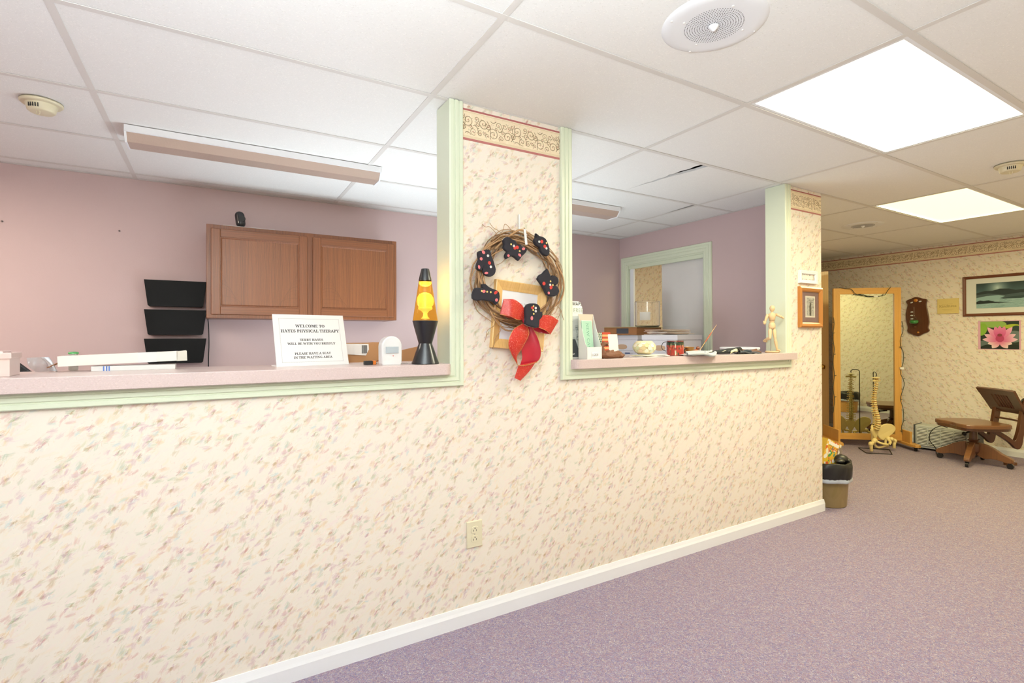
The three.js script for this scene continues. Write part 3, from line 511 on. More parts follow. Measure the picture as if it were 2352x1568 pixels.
// ---------------------------------------------------------------- things on the shorter counter
{
  const t = thing('brochure_box', 'tall white brochure box printed MAPS and FREE beside the green casing', 'brochure box', [1.583, CT, -.088], .0);
  const w = .046, h = .292;
  const art = textFace(.092, .29, (g, W, Hh) => {
    g.fillStyle = '#f1f1ee'; g.fillRect(0, 0, W, Hh); g.fillStyle = '#2b2d2e'; g.textAlign = 'right'; g.font = `bold ${W * .25}px sans-serif`; g.fillText('MAPS', W * .93, Hh * .075);
    g.fillStyle = '#a4b09a'; g.font = `bold ${W * .29}px sans-serif`; g.fillText('FREE', W * .98, Hh * .19); g.fillStyle = '#b8c0b4'; g.fillRect(W * .35, Hh * .205, W * .4, 3);
    g.fillStyle = '#cfd6d6'; g.fillRect(W * .08, Hh * .26, W * .8, Hh * .70); g.strokeStyle = '#3a4750'; g.lineWidth = 4; const R = rng(9);
    for (let i = 0; i < 26; i++) { g.globalAlpha = .4 + R() * .5; const x = W * (.1 + R() * .7), y = Hh * (.28 + R() * .6); g.strokeRect(x, y, R() * W * .25, R() * Hh * .06); } g.globalAlpha = 1;
    g.fillStyle = '#4a5054'; g.beginPath(); g.moveTo(W * .1, Hh * .97); g.lineTo(W * .1, Hh * .66); g.lineTo(W * .45, Hh * .66); g.lineTo(W * .85, Hh * .97); g.fill(); g.fillStyle = '#fff'; g.font = `bold ${W * .12}px sans-serif`; g.textAlign = 'left'; g.fillText('MAP', W * .16, Hh * .93);
  }, 260);
  obj('box', [span(-w, w, 0, .21, -.03, .03, .001), extrude([[-w, .2], [w, .2], [w - .002, .25], [w - .014, h - .006], [w - .03, h], [-w, h]], .002).translate(0, 0, .004)], M.paperWhite, t);
  const g = extrude([[-w + .001, .001], [w - .001, .001], [w - .003, .25], [w - .015, h - .007], [w - .031, h - .001], [-w + .001, h - .001]], .0012).translate(0, 0, .0302);
  { const p = g.attributes.position, uv = g.attributes.uv; for (let i = 0; i < p.count; i++) uv.setXY(i, (p.getX(i) + w) / (2 * w), p.getY(i) / h); } obj('printed_front', g, art, t);
}
{
  const t = thing('brochure_box', 'low white brochure holder marked uaai with a mint green leaflet inside', 'brochure box', [1.632, CT, -.005], .06);
  const w = .05, d = .032, wh = std({ color: '#ece9e6', roughness: .6 });
  obj('holder', [extrude([[-d, 0], [d, 0], [d, .062], [d - .012, .075], [-d, .226]].map(([z, y]) => [-z, y]), .0016).rotateY(Math.PI / 2).translate(-w, 0, 0), extrude([[-d, 0], [d, 0], [d, .062], [d - .012, .075], [-d, .226]].map(([z, y]) => [-z, y]), .0016).rotateY(Math.PI / 2).translate(w - .0016, 0, 0), span(-w, w, 0, .06, d - .0016, d), span(-w, w, 0, .0016, -d, d)], wh, t);
  obj('back_panel', span(-w, w, 0, .226, -d, -d + .0016), std({ color: '#d8c8b4', roughness: .7 }), t, 'tan inside of the holder');
  obj('label', face(.05, .03, .004, .021, d + .0007), textFace(.05, .03, (g, W, Hh) => { g.fillStyle = '#f4f2f0'; g.fillRect(0, 0, W, Hh); g.fillStyle = '#3b2f33'; g.textAlign = 'center'; g.font = `${W * .46}px sans-serif`; g.fillText('uaai', W / 2, Hh * .72); }, 200), t);
  obj('leaflet', box(.085, .19, .004, 0, .098, 0).rotateZ(.0).rotateX(-.1).rotateY(.2).translate(-.004, .001, .0), textFace(.085, .19, (g, W, Hh) => { g.fillStyle = '#a9d0b8'; g.fillRect(0, 0, W, Hh); g.strokeStyle = '#e8f0ea'; g.lineWidth = W * .05; g.strokeRect(0, 0, W, Hh); g.save(); g.translate(W * .4, Hh * .06); g.rotate(Math.PI / 2); g.fillStyle = '#6b9c86'; g.font = `${W * .34}px serif`; g.fillText('NEW CASTLE', 0, 0); g.restore(); }, 220), t);
}
{
  const t = thing('gift_box', 'small box in red and orange stripes with a green diamond side', 'box', [1.797, CT, -.12], .35);
  obj('box', span(-.045, .045, 0, .135, -.035, .035, .001), std({ color: '#b8432f' }), t);
  obj('striped_face', face(.089, .134, 0, .067, .0358), textFace(.089, .134, (g, W, Hh) => { for (let i = 0; i < 12; i++) { g.fillStyle = i & 1 ? '#f0b27a' : '#c24a30'; g.fillRect(0, i * Hh / 12, W, Hh / 12 + 1); } }, 128), t);
  obj('diamond_face', box(.0014, .134, .069, -.0458, .067, 0), std({ map: canvas(128, 256, (g, W, Hh) => { g.fillStyle = '#dfe3c8'; g.fillRect(0, 0, W, Hh); g.fillStyle = '#5f8a6c'; for (let i = 0; i < 6; i++) for (let j = 0; j < 12; j++) { const x = (i + (j & 1) / 2) * W / 5.5, y = j * Hh / 11; g.beginPath(); g.moveTo(x, y - 9); g.lineTo(x + 9, y); g.lineTo(x, y + 9); g.lineTo(x - 9, y); g.fill(); } }), roughness: .7 }), t);
}
{
  const t = thing('card_holder', 'brown driftwood card holder with a bent stub on the counter edge', 'card holder', [1.757, CT, .005], 0);
  const R = rng(19), lump = (g, k) => { const p = g.attributes.position; for (let i = 0; i < p.count; i++) { const x = p.getX(i), y = p.getY(i), z = p.getZ(i), n = Math.sin(x * 150 + z * 90) * Math.cos(y * 130 + x * 60) * k + Math.sin(z * 210 + y * 170) * k * .6; p.setXYZ(i, x + n, Math.max(0, y + n * .8), z + n); } g.computeVertexNormals(); return g; };
  const bark = std({ map: woodMap('#7d5034', '#48291a', '#ad7850', 52, .08, false), roughness: .6 });
  obj('driftwood', lump(join([ball(.04, 0, .018, 0, 1.95, .62, .95, 24), ball(.025, .05, .013, .01, 1.1, .65, .9, 18), ball(.02, -.055, .03, 0, .8, 1.7, 1, 18), tube([[-.06, .03, 0], [-.056, .06, 0], [-.042, .078, .004], [-.028, .07, .006]], .011, 20, 10)]), .0035), bark, t);
}
for (let i = 0; i < 5; i++) tag(obj('business_card', box(.062, .088, .0006).rotateX(-.12).rotateY(.02 * i).translate(1.769 + .003 * i, CT + .078 + (i % 2) * .002, .012 - i * .0022), M.paperWhite), 'white card standing in the brown driftwood card holder', 'card', 'cards in the driftwood holder');
for (let i = 0; i < 5; i++) tag(obj('paper_sheet', box(.2 - .008 * i, .0022, .1).rotateY([.1, -.06, .02, .16, -.1][i]).translate(2.06 + .012 * (i % 3), CT + .0012 + i * .0023, -.03), i === 3 ? std({ color: '#e2dcae', roughness: .8 }) : M.paperWhite), i === 3 ? 'yellowish sheet among the white papers under the shell bowl' : 'white sheet in the little stack under the mosaic shell bowl', 'paper', i === 3 ? undefined : 'papers under the shell bowl');
{
  const t = thing('votive_bowl', 'cream mosaic shell candle bowl standing on the papers', 'bowl', [2.07, CT + .0125, -.07]);
  const prof = (r) => [[.001, .001], [.034, .001], [.05, .012], [.062, .034], [.0615, .046], [.05, .066], [.041, .074], [.039, .074], [.047, .064], [.058, .045], [.058, .034], [.046, .014], [.001, .004]];
  obj('bowl', lathe(prof(), 36), std({ color: '#e7d7a8', roughness: .35 }), t);
  const P = new THREE.SphereGeometry(1, 1, 1), cols = ['#efe2b6', '#f6efd6', '#e2cf9a', '#d9dfb4', '#ead0a8', '#dfe6cf'].map((c) => phy({ color: c, roughness: .22, clearcoat: .4 })), R = rng(44);
  const rows = [[.056, .02], [.0625, .036], [.06, .05], [.05, .064]];
  rows.forEach(([r, y], j) => { const n = 11; for (let i = 0; i < n; i++) { const a = (i + (j & 1) / 2) / n * 6.283; const tilt = [.62, .12, -.45, -.8][j]; obj('shell_tile', new THREE.CylinderGeometry(.0125, .0125, .0025, 7).rotateX(Math.PI / 2).rotateX(tilt).translate(0, y, r - .001).rotateY(a), cols[Math.floor(R() * 6)], t); } });
}
{
  const t = thing('painted_jar', 'red and green painted jar with a dark wire bail handle', 'jar', [2.30, CT, -.055], 0);
  const pr = phy({ map: canvas(512, 256, (g, w, h) => { const R = rng(6); const rows = ['#6f2228', '#8f2e2e', '#2f4a2e', '#8a2c30', '#243a28', '#b03a2c', '#622222']; rows.forEach((c, i) => { g.fillStyle = c; g.fillRect(0, i * h / 7, w, h / 7 + 1); }); for (let k = 0; k < 4; k++) for (let i = 0; i < 80; i++) { g.fillStyle = ['#d9cf96', '#d8dcc2', '#b7a45c', '#6d8a55'][i & 3]; g.beginPath(); g.ellipse(k * 128 + 60 + (R() - .5) * 34, R() * h, 2 + R() * 6, 1.5 + R() * 3, R() * 3, 0, 7); g.fill(); } for (let i = 0; i < 420; i++) { g.fillStyle = ['rgba(50,18,18,.6)', 'rgba(190,96,70,.5)', 'rgba(36,60,36,.6)', 'rgba(200,190,140,.35)'][i % 4]; g.fillRect(R() * w, R() * h, 4 + R() * 18, 2 + R() * 9); } }), roughness: .18, clearcoat: .6 });
  obj('jar', lathe([[0, 0], [.045, 0], [.048, .004], [.049, .07], [.046, .08], [.047, .086], [.044, .086], [.043, .078], [.045, .068], [.044, .006], [0, .005]], 36), pr, t);
  obj('rim_wire', new THREE.TorusGeometry(.0475, .0016, 8, 36).rotateX(Math.PI / 2).translate(0, .08, 0), M.iron, t);
  obj('bail_handle', tube([[-.041, .08, -.026], [-.056, .077, -.035], [-.067, .055, -.04], [-.062, .034, -.035], [-.048, .026, -.024]], .0018, 24), M.iron, t);
}
{
  const t = thing('folded_cloth', 'crumpled pale grey cloth lying over the counter edge', 'cloth', [2.40, CT, .02]);
  obj('cloth', ruled([[-.12, .008, -.03], [-.03, .012, -.05], [.06, .012, -.05], [.13, .01, -.04]], [[-.1, .004, .05], [-.03, .006, .06], [.02, -.004, .075], [.12, .004, .045]], (u, v) => .0, 10, 30, .004), std({ color: '#b2b5b5', roughness: .9 }), t);
  for (const [r, pts] of [[.0085, [[-.12, .012, .03], [-.07, .014, .045], [-.02, .014, .05], [.03, .008, .058], [.09, .013, .045], [.13, .016, .02]]], [.007, [[-.11, .02, .01], [-.05, .024, .03], [.01, .022, .035], [.07, .022, .03], [.12, .026, .0]]], [.009, [[.0, .018, .05], [.03, .006, .066], [.06, .004, .066], [.09, .018, .05]]]]) obj('fold', tube(pts, r, 40, 10), std({ color: '#bec0bf', roughness: .9 }), t);
}
{
  const t = thing('copper_mug', 'small copper cup standing behind the crumpled grey cloth', 'cup', [2.442, CT, -.075]);
  obj('cup', lathe([[0, 0], [.022, 0], [.026, .012], [.027, .04], [.03, .048], [.028, .048], [.025, .04], [.024, .012], [0, .006]], 28), std({ color: '#b98a4e', roughness: .3, metalness: .7 }), t);
  obj('handle', tube([[-.026, .038, 0], [-.04, .034, 0], [-.04, .016, 0], [-.026, .012, 0]], .003, 16), M.iron, t);
}
{
  const t = thing('figurine', 'little brown glazed figurine beside the copper cup', 'figurine', [2.495, CT, -.07], .2);
  const gl = phy({ color: '#b4663c', roughness: .25, clearcoat: .6 });
  obj('body', [ball(.017, 0, .018, 0, 1.2, 1, 1), ball(.009, -.014, .009, .012, 1, 1, 1), ball(.009, .012, .009, .012, 1, 1, 1)], gl, t); obj('head', [ball(.011, .012, .04, .006, 1.2, 1, 1), ball(.005, .022, .038, .01)], phy({ color: '#8f4a28', roughness: .25, clearcoat: .6 }), t);
}
{
  const t = thing('paint_brush', 'slim wooden brush with a red brown grip leaning up from the cloth', 'brush', [2.455, CT + .016, -.02]);
  const p = (k) => [.0 + .165 * k, .0 + .165 * k, 0];
  obj('shaft', bone(p(.0), p(1), [[0, .0016], [.6, .0022], [1, .0008]]), M.birch, t); obj('grip', bone(p(.36), p(.72), [[0, .0025], [.3, .0042], [.8, .004], [1, .0026]]), std({ color: '#a9532f', roughness: .4 }), t);
}
{
  const t = thing('folded_umbrella', 'dark folded umbrella with pale marks and a cream bow on the counter', 'umbrella', [2.66, CT + .02, -.01], -.1);
  obj('canopy', bone([-.15, -.008, .02], [.12, .004, 0], [[.02, .004], [.3, .012], [.7, .017], [.97, .018], [1, .012]], 9), std({ map: canvas(256, 256, (g, w, h) => { g.fillStyle = '#26292c'; g.fillRect(0, 0, w, h); const R = rng(70); for (let i = 0; i < 40; i++) { g.strokeStyle = i % 3 ? '#8f979c' : '#c9c4ae'; g.lineWidth = 2 + R() * 3; g.beginPath(); const x = R() * w, y = R() * h * .6; g.moveTo(x, y); g.lineTo(x + 20, y + 14); g.stroke(); } }), roughness: .75 }), t);
  obj('handle', [cyl(.019, .021, .03, 0, 0, 0, 24).rotateZ(-Math.PI / 2).translate(.115, .004, 0)], M.black, t);
  obj('ribbon', [ruled([[.04, -.016, .02], [.075, .0, .024]], [[.045, .004, .02], [.09, .012, .02]], (u, v) => .004 * Math.sin(u * 3.1)), ruled([[.075, -.002, .022], [.1, .0, .022]], [[.07, .012, .02], [.104, .014, .018]], (u, v) => .003 * Math.sin(v * 3.1))], std({ color: '#e6dfb0', roughness: .6 }), t);
}
{
  const t = thing('dark_scarf', 'crumpled dark grey scarf lying in front of the white lid', 'scarf', [2.88, CT + .012, .008]), R = rng(29);
  const mats = [std({ color: '#4a5055', roughness: .9 }), std({ color: '#6d7276', roughness: .9 }), std({ color: '#7a5a4a', roughness: .9 }), std({ color: '#38424c', roughness: .9 })];
  for (let k = 0; k < 9; k++) { const z = (R() - .5) * .03, y = R() * .014, ph = R() * 6; obj('fold', tube([0, 1, 2, 3, 4, 5].map((i) => [-.11 + i * .042 + R() * .01, y + Math.sin(i * 1.3 + ph) * .006 - .004, z + Math.sin(i + ph) * .012]), .005 + R() * .004, 30, 7), mats[k % 4], t); }
}
{
  const t = thing('white_lid', 'shallow white round lid lying on the counter behind the scarf', 'lid', [3.02, CT, -.15]);
  obj('lid', lathe([[0, 0], [.115, 0], [.118, .003], [.12, .026], [.124, .028], [.124, .036], [.118, .038], [.11, .034], [0, .033]], 56), phy({ color: '#e7e8ec', roughness: .3 }), t);
}
{
  const t = thing('artist_mannequin', 'jointed wooden artist mannequin striding on its stand against the green jamb', 'mannequin', [3.215, CT, -.045], -.55);
  const wd = std({ map: woodMap('#e6c698', '#cfa874', '#f1d9b4', 62, .2, false), roughness: .5 }), B = (n, a, b, p) => obj(n, bone(a, b, p), wd, t);
  obj('base', lathe([[0, 0], [.043, 0], [.043, .008], [.04, .012], [0, .012]], 36), wd, t);
  obj('rod', bone([-.004, .01, -.012], [.0, .16, -.012], [[0, .0025], [1, .0025]]), M.chrome, t);
  B('head', [.0, .272, 0], [.002, .316, .002], [[.1, .01], [.45, .0165], [.8, .0155], [.97, .008]]);
  B('neck', [0, .262, 0], [0, .275, 0], [[0, .007], [1, .007]]);
  B('chest', [0, .212, 0], [0, .266, 0], [[.03, .017], [.4, .022], [.8, .025], [.97, .014]]);
  B('waist', [0, .2, 0], [0, .216, 0], [[0, .012], [.5, .015], [1, .012]]);
  B('pelvis', [0, .158, 0], [0, .204, 0], [[.02, .014], [.3, .023], [.8, .019], [.98, .012]]);
  for (const [s, k1, k2] of [[1, [.014, .094, .012], [.03, .022, .006]], [-1, [-.02, .098, .012], [-.026, .082, -.06]]]) {
    const hip = [s * .013, .162, 0]; B('thigh', hip, k1, [[.02, .008], [.3, .012], [.9, .0085], [1, .006]]); obj('joint', ball(.0075, ...k1), wd, t); B('shin', k1, k2, [[.05, .008], [.3, .0105], [.9, .006], [1, .004]]);
    B('foot', [k2[0], k2[1] - .003, k2[2] - .008], [k2[0] + .008, k2[1] - .008, k2[2] + .03], [[.05, .006], [.4, .009], [.9, .005]]);
  }
  const arm = (sh, el, wr, hd) => { B('upper_arm', sh, el, [[.02, .008], [.3, .0095], [.9, .007]]); obj('joint', ball(.006, ...el), wd, t); B('forearm', el, wr, [[.05, .007], [.3, .0085], [.95, .005]]); B('hand', wr, hd, [[.05, .005], [.4, .0075], [.95, .003]]); };
  arm([-.028, .256, 0], [-.05, .208, .008], [-.066, .19, .035], [-.076, .212, .04]);
  arm([.028, .256, 0], [.03, .242, .045], [.052, .236, .03], [.068, .228, .02]);
}
// behind the counter: file cabinet with archive boxes
{
  const t = thing('lateral_file', 'low grey file cabinet under the white archive boxes', 'file cabinet', [3.31, 0, -1.3]);
  obj('cabinet', span(-.33, .34, 0, .985, -.55, .56, .004), std({ color: '#8d8a86', roughness: .5 }), t);
  for (const y of [.05, .52]) { const d = obj('drawer', span(-.345, -.331, y, y + .44, -.52, .53, .003), std({ color: '#95928e', roughness: .5 }), t); obj('handle', span(-.36, -.346, y + .36, y + .38, -.1, .1, .003), M.chrome, d); }
}
function archiveBox(label, p, turn, mark) {
  const t = thing('archive_box', label, 'archive box', p, turn, 'white archive boxes'), w = .195, d = .155, h = .235;
  obj('box', span(-w, w, 0, h, -d, d, .002), M.fileBox, t);
  obj('lid', span(-w - .006, w + .006, h + .002, h + .006 + .036, -d - .006, d + .006, .003).translate(0, -.01, 0), M.fileBox, t);
  obj('hand_hole', extrude(smooth([[-.04, .146], [.04, .146], [.052, .163], [.04, .18], [-.04, .18], [-.052, .163]], 3), .002).rotateY(-Math.PI / 2).translate(-w, 0, 0), std({ color: '#c0a084', roughness: .9 }), t, 'oval hand hole showing tan card');
  for (const y of [.02, .06, .105, .128]) obj('printed_line', span(-w - .0008, -w, y, y + .002, -.11, .11), std({ color: '#6f7180' }), t);
  obj('printed_line', span(-w - .0008, -w, .1, .112, mark, mark + .05), std({ color: '#4a5a86' }), t); return t;
}
archiveBox('nearer white archive box with loose papers piled on its lid', [3.27, .985, -.955], .22, .03);
archiveBox('farther white archive box under the brown cardboard tray', [3.36, .985, -1.50], .28, .03);
{ const R = rng(13); for (let i = 0; i < 9; i++) tag(obj('file_folder', box(.3, .0025 + R() * .002, .2).rotateY((R() - .5) * .6).rotateX((R() - .5) * .02).translate(3.255 + (R() - .5) * .05, 1.2565 + i * .0048, -.965 + (R() - .5) * .04), [M.paperWhite, std({ color: '#d9bf9f', roughness: .8 }), std({ color: '#cdb3a6', roughness: .8 })][i % 3]), ['white sheets in the messy pile on the nearer archive box', 'tan folder in the messy pile on the nearer archive box', 'pinkish folder in the messy pile on the nearer archive box'][i % 3], 'papers', ['white sheets on the archive box', 'tan folders on the archive box', 'pinkish folders on the archive box'][i % 3]); }
{
  const t = thing('cardboard_tray', 'flat brown cardboard box on the farther archive box', 'box', [3.35, 1.2545, -1.50], .3);
  obj('tray', span(-.23, .24, 0, .068, -.16, .17, .001), M.cardDark, t); obj('lid_sheet', span(-.245, .25, .068, .072, -.17, .185), std({ color: '#b3ad88', roughness: .8 }), t);
  obj('label', span(-.2312, -.23, .012, .058, -.03, .09), std({ color: '#3b3c44', roughness: .5 }), t);
}
{
  const t = thing('glass_vase', 'large clear glass cylinder standing on the brown cardboard box', 'vase', [3.50, 1.3265, -1.46]);
  obj('glass', lathe([[0, .001], [.1, .001], [.113, .012], [.115, .236], [.1138, .24], [.1118, .238], [.1098, .016], [.098, .007], [0, .007]], 56), phy({ color: '#ffffff', roughness: .01, transmission: 1, thickness: .004, ior: 1.5 }), t);
  obj('label', new THREE.CylinderGeometry(.1155, .1155, .075, 16, 1, true, -1.4, .85).translate(0, .1, 0), std({ color: '#dcd8d0', roughness: .7, side: THREE.DoubleSide }), t);
}

// ---------------------------------------------------------------- on the wallpapered pillar: picture frame, wreath
function pictureFrame(t, w, h, fw, dep, mat, prof) {
  const p = prof ?? [[0, 0], [0, dep * .55], [fw * .25, dep * .8], [fw * .7, dep], [fw, dep * .75], [fw, 0]];
  const a = w / 2 - fw, b = h / 2 - fw; return obj('frame', sweep([[-a, -b], [a, -b], [a, b], [-a, b]], p, true), mat, t);
}
{
  const t = thing('notice_frame', 'tilted pale wood frame with a printed notice behind the vine wreath', 'picture', [1.206, 1.336, 0]); t.rotation.z = -.085;
  pictureFrame(t, .275, .305, .042, .02, M.paleWood, [[0, 0], [0, .008], [.012, .012], [.038, .024], [.042, .022], [.042, 0]]);
  obj('backing', face(.2, .23, 0, 0, .003), M.card, t);
  obj('notice', face(.196, .226, 0, 0, .0052), textFace(.196, .226, (g, w, h) => { g.fillStyle = '#eeeef2'; g.fillRect(0, 0, w, h); g.fillStyle = '#8d8f96'; g.textAlign = 'center'; g.font = `${Math.round(w * .062)}px sans-serif`; g.fillText('HAYES PHYSICAL THERAPY', w / 2, h * .27); g.fillStyle = '#9a8f96'; g.font = `${Math.round(w * .06)}px serif`; g.fillText('Terry Hayes', w * .36, h * .62); }, 512), t);
}
{
  const t = thing('vine_wreath', 'twisted vine wreath with black patchwork animals and a red bow', 'wreath', [1.2, 1.5, 0]), R = rng(101);
  const ell = (a, k, j) => [Math.cos(a) * .205 * k + j, Math.sin(a) * .19 * k];
  for (let v = 0; v < 27; v++) {
    const k0 = .87 + R() * .28, ph = R() * 6.28, arcLen = v < 8 ? 6.28 : 1.6 + R() * 3, a0 = R() * 6.28, n = Math.round(8 + arcLen * 3), pts = [], w1 = .03 + R() * .08, w2 = 2 + Math.floor(R() * 3);
    for (let i = 0; i < (arcLen > 6 ? n : n + 1); i++) { const a = a0 + arcLen * i / n, k = k0 + w1 * Math.sin(a * w2 + ph) + (R() - .5) * .03; const [x, y] = ell(a, k, -.004); pts.push([x, y, .022 + .018 * Math.sin(a * 2.3 + ph * 2) + R() * .004]); }
    obj('vine', tube(pts, .0017 + R() * R() * .0042, Math.round(arcLen * 14), 6, arcLen > 6), v % 3 ? M.vine : M.vineDark, t);
  }
  for (const [a, b, c] of [[[-.11, .17], [-.16, .225], [-.19, .235]], [[-.09, .18], [-.12, .215], [-.152, .245]], [[-.04, .2], [-.08, .245], [-.095, .205]], [[.0, .2], [.02, .24], [.06, .222]], [[.19, -.1], [.235, -.16], [.252, -.178]], [[-.2, -.05], [-.225, .01], [-.2, .08]], [[.12, .16], [.2, .12], [.228, .02]], [[.17, .14], [.235, .06], [.215, -.04]], [[-.13, -.19], [-.17, -.23], [-.18, -.28]], [[-.1, -.2], [-.13, -.26], [-.14, -.31]], [[.1, -.18], [.19, -.19], [.235, -.13]], [[.16, -.16], [.2, -.13], [.236, -.06]], [[-.05, .165], [-.07, .1], [-.12, .06]], [[.05, .17], [.09, .12], [.14, .1]]]) obj('tendril', tube([[...a, .03], [(a[0] + b[0]) / 2 + .008, (a[1] + b[1]) / 2, .036], [...b, .032], [(c[0] + b[0]) / 2, (c[1] + b[1]) / 2 - .007, .028], [...c, .022]], .0013, 26, 5), M.vine, t);
  obj('vine', tube([[-.13, .13, .03], [-.05, .2, .035], [.0, .226, .04], [.06, .2, .035], [.13, .13, .03]], .0052, 30, 7), M.vine, t);
  obj('hanging_ribbon', [box(.008, .1, .0015).translate(.012, .255, .004), box(.012, .07, .002).rotateZ(.12).translate(.02, .195, .045)], phy({ color: '#e8ecf0', roughness: .3 }), t, 'white hanging strap');
  // stuffed cloth animals: outlines in millimetres about their own middle
  const edge = std({ color: '#d8d2cc', roughness: .95 });
  const bt = { w: ['button', std({ color: '#dcdad8', roughness: .4 }), .0062], y: ['button', std({ color: '#e0c878', roughness: .4 }), .0048], r: ['patch', std({ color: '#c93f36', roughness: .9 }), .010], p: ['patch', std({ color: '#e0777c', roughness: .9 }), .0085] };
  function animal(cx, cy, z, out, marks) {
    const a = smooth(out.map(([x, y]) => [x / 1000, y / 1000]), 2);
    const body = obj('cloth_animal', extrude(a.map(([x, y]) => [x * .93, y * .93]), .008, .0058).translate(cx - 1.2, cy - 1.5, z), M.cloth, t);
    obj('seam', extrude(a.map(([x, y]) => [x * 1.045, y * 1.045]), .0012).translate(cx - 1.2, cy - 1.5, z + .002), edge, body);
    for (const [x, y, k] of marks) { const [n, m, r] = bt[k], sq = 'rp'.includes(k); obj(n, [cyl(r, r * .85, .003, 0, 0, 0, 14).rotateX(Math.PI / 2).scale(sq ? .75 + R() * .5 : 1, sq ? .65 + R() * .4 : 1, 1).rotateZ(R() * 3).translate(cx - 1.2 + x * .00092, cy - 1.5 + y * .00092, z + .0118), ...(k === 'w' ? [new THREE.TorusGeometry(r * .75, .0012, 6, 16).translate(cx - 1.2 + x * .00092, cy - 1.5 + y * .00092, z + .015)] : [])], m, body); }
  }
  animal(1.006, 1.562, .05, [[-31, 42], [-22, 47], [-12, 44], [1, 53], [17, 56], [24, 48], [27, 32], [36, 13], [43, -8], [50, -29], [44, -47], [28, -57], [12, -56], [-2, -47], [-6, -23], [-7, -9], [-15, -19], [-26, -33], [-38, -28], [-39, -19], [-31, 3], [-26, 13], [-30, 25]], [[12, 32, 'w'], [20, -1, 'r'], [27, -19, 'w'], [-23, 15, 'p'], [-34, -24, 'p'], [4, -49, 'p'], [-11, 46, 'p']]);
  animal(1.144, 1.631, .05, [[-46, 36], [-35, 48], [-21, 50], [-7, 42], [11, 37], [22, 20], [40, 19], [51, 10], [75, 4], [60, -14], [45, -27], [31, -45], [19, -37], [2, -28], [-15, -30], [-35, -42], [-37, -34], [-27, -18], [-15, -9], [-32, -7], [-45, 5], [-41, 20]], [[-12, 22, 'y'], [3, 15, 'w'], [9, 6, 'r'], [22, 10, 'r'], [36, -7, 'y'], [36, -26, 'p'], [-27, -34, 'p'], [58, 6, 'p']]);
  animal(1.298, 1.666, .05, [[-29, 44], [-17, 35], [2, 33], [20, 25], [32, 5], [40, -17], [40, -38], [32, -49], [11, -43], [-2, -31], [-8, -11], [-20, -6], [-35, 4], [-38, 17], [-29, 28]], [[-18, 11, 'w'], [-2, 13, 'r'], [26, 9, 'y'], [17, -10, 'r'], [25, -18, 'w']]);
  animal(1.342, 1.492, .05, [[-16, 62], [-9, 49], [7, 24], [19, 32], [42, 26], [48, 8], [35, -4], [19, -4], [16, -12], [41, -21], [52, -39], [41, -55], [10, -62], [-12, -57], [-28, -32], [-43, -10], [-58, 7], [-67, 18], [-58, 30], [-40, 39]], [[2, 7, 'y'], [16, -11, 'y'], [-1, -11, 'w'], [5, -23, 'r'], [-38, -6, 'r'], [-9, -52, 'p']]);
  animal(1.011, 1.43, .05, [[-17, 36], [-5, 36], [9, 26], [30, 17], [52, 11], [63, 2], [63, -27], [52, -43], [41, -33], [14, -29], [-18, -26], [-50, -29], [-67, -22], [-64, 2], [-55, 16], [-31, 18], [-5, 17], [-14, 27]], [[-26, 9, 'y'], [-15, 8, 'p'], [2, 7, 'y'], [21, 6, 'y'], [48, 5, 'r'], [52, -30, 'p']]);
  animal(1.226, 1.342, .094, [[-42, 30], [-32, 42], [-5, 46], [19, 43], [30, 29], [29, 9], [42, 7], [42, -8], [25, -25], [22, -57], [-6, -55], [-42, -44], [-41, -23], [-42, 5]], [[-5, 39, 'y'], [-7, 20, 'y'], [-4, 2, 'y'], [7, 30, 'w'], [7, 15, 'w'], [-12, 31, 'r'], [-15, -19, 'p']]);
  // bow: glitter ribbon, its satin back, gold wire edges
  const glit = phy({ map: canvas(512, 512, (g, w, h) => { g.fillStyle = '#c22c22'; g.fillRect(0, 0, w, h); const r = rng(88); for (let i = 0; i < 700; i++) { g.strokeStyle = r() < .5 ? 'rgba(214,66,48,.5)' : 'rgba(160,24,22,.4)'; g.lineWidth = 1 + r() * 3; const x = r() * w, y = r() * h; g.beginPath(); g.moveTo(x, y); g.lineTo(x + 30, y + 40); g.stroke(); } for (let i = 0; i < 420; i++) { g.fillStyle = r() < .5 ? '#f2b08a' : '#f6d6c0'; g.beginPath(); g.arc(r() * w, r() * h, 1 + r() * 3, 0, 7); g.fill(); } }, { rep: [9, 9] }), roughness: .35, sheen: .4, sheenColor: new THREE.Color('#ff8060') });
  const satin = phy({ color: '#b81f33', roughness: .3, sheen: .6, sheenRoughness: .3, sheenColor: new THREE.Color('#ff8090') }), gold = std({ color: '#c9a35c', roughness: .4, metalness: .5 });
  const lc = (p, z) => p.map(([x, y], i) => [x - 1.2, y - 1.5, Array.isArray(z) ? z[i] : z]);
  const bow = obj('bow', [ball(.013, -.008, -.18, .078, .8, 1.5, .7, 16), ball(.009, -.012, -.165, .08, 1, 1.2, .8, 12)], satin, t, 'red ribbon bow');
  const strip = (name, L, Rr, b, m, edges) => { const o = obj(name, ruled(L, Rr, b, 14, 26), m, bow); for (const e of edges) obj('wire_edge', tube(e.map(([x, y, z]) => [x, y, z]), .0012, 40, 5), gold, bow); return o; };
  let L = lc([[1.196, 1.348], [1.163, 1.384], [1.127, 1.403], [1.079, 1.406]], [.08, .1, .108, .09]), Q = lc([[1.183, 1.319], [1.143, 1.317], [1.104, 1.329], [1.063, 1.339]], [.08, .1, .108, .09]);
  strip('loop', L, Q, (u, v) => .004 * Math.sin(v * 9 + u * 2), glit, [Q]);
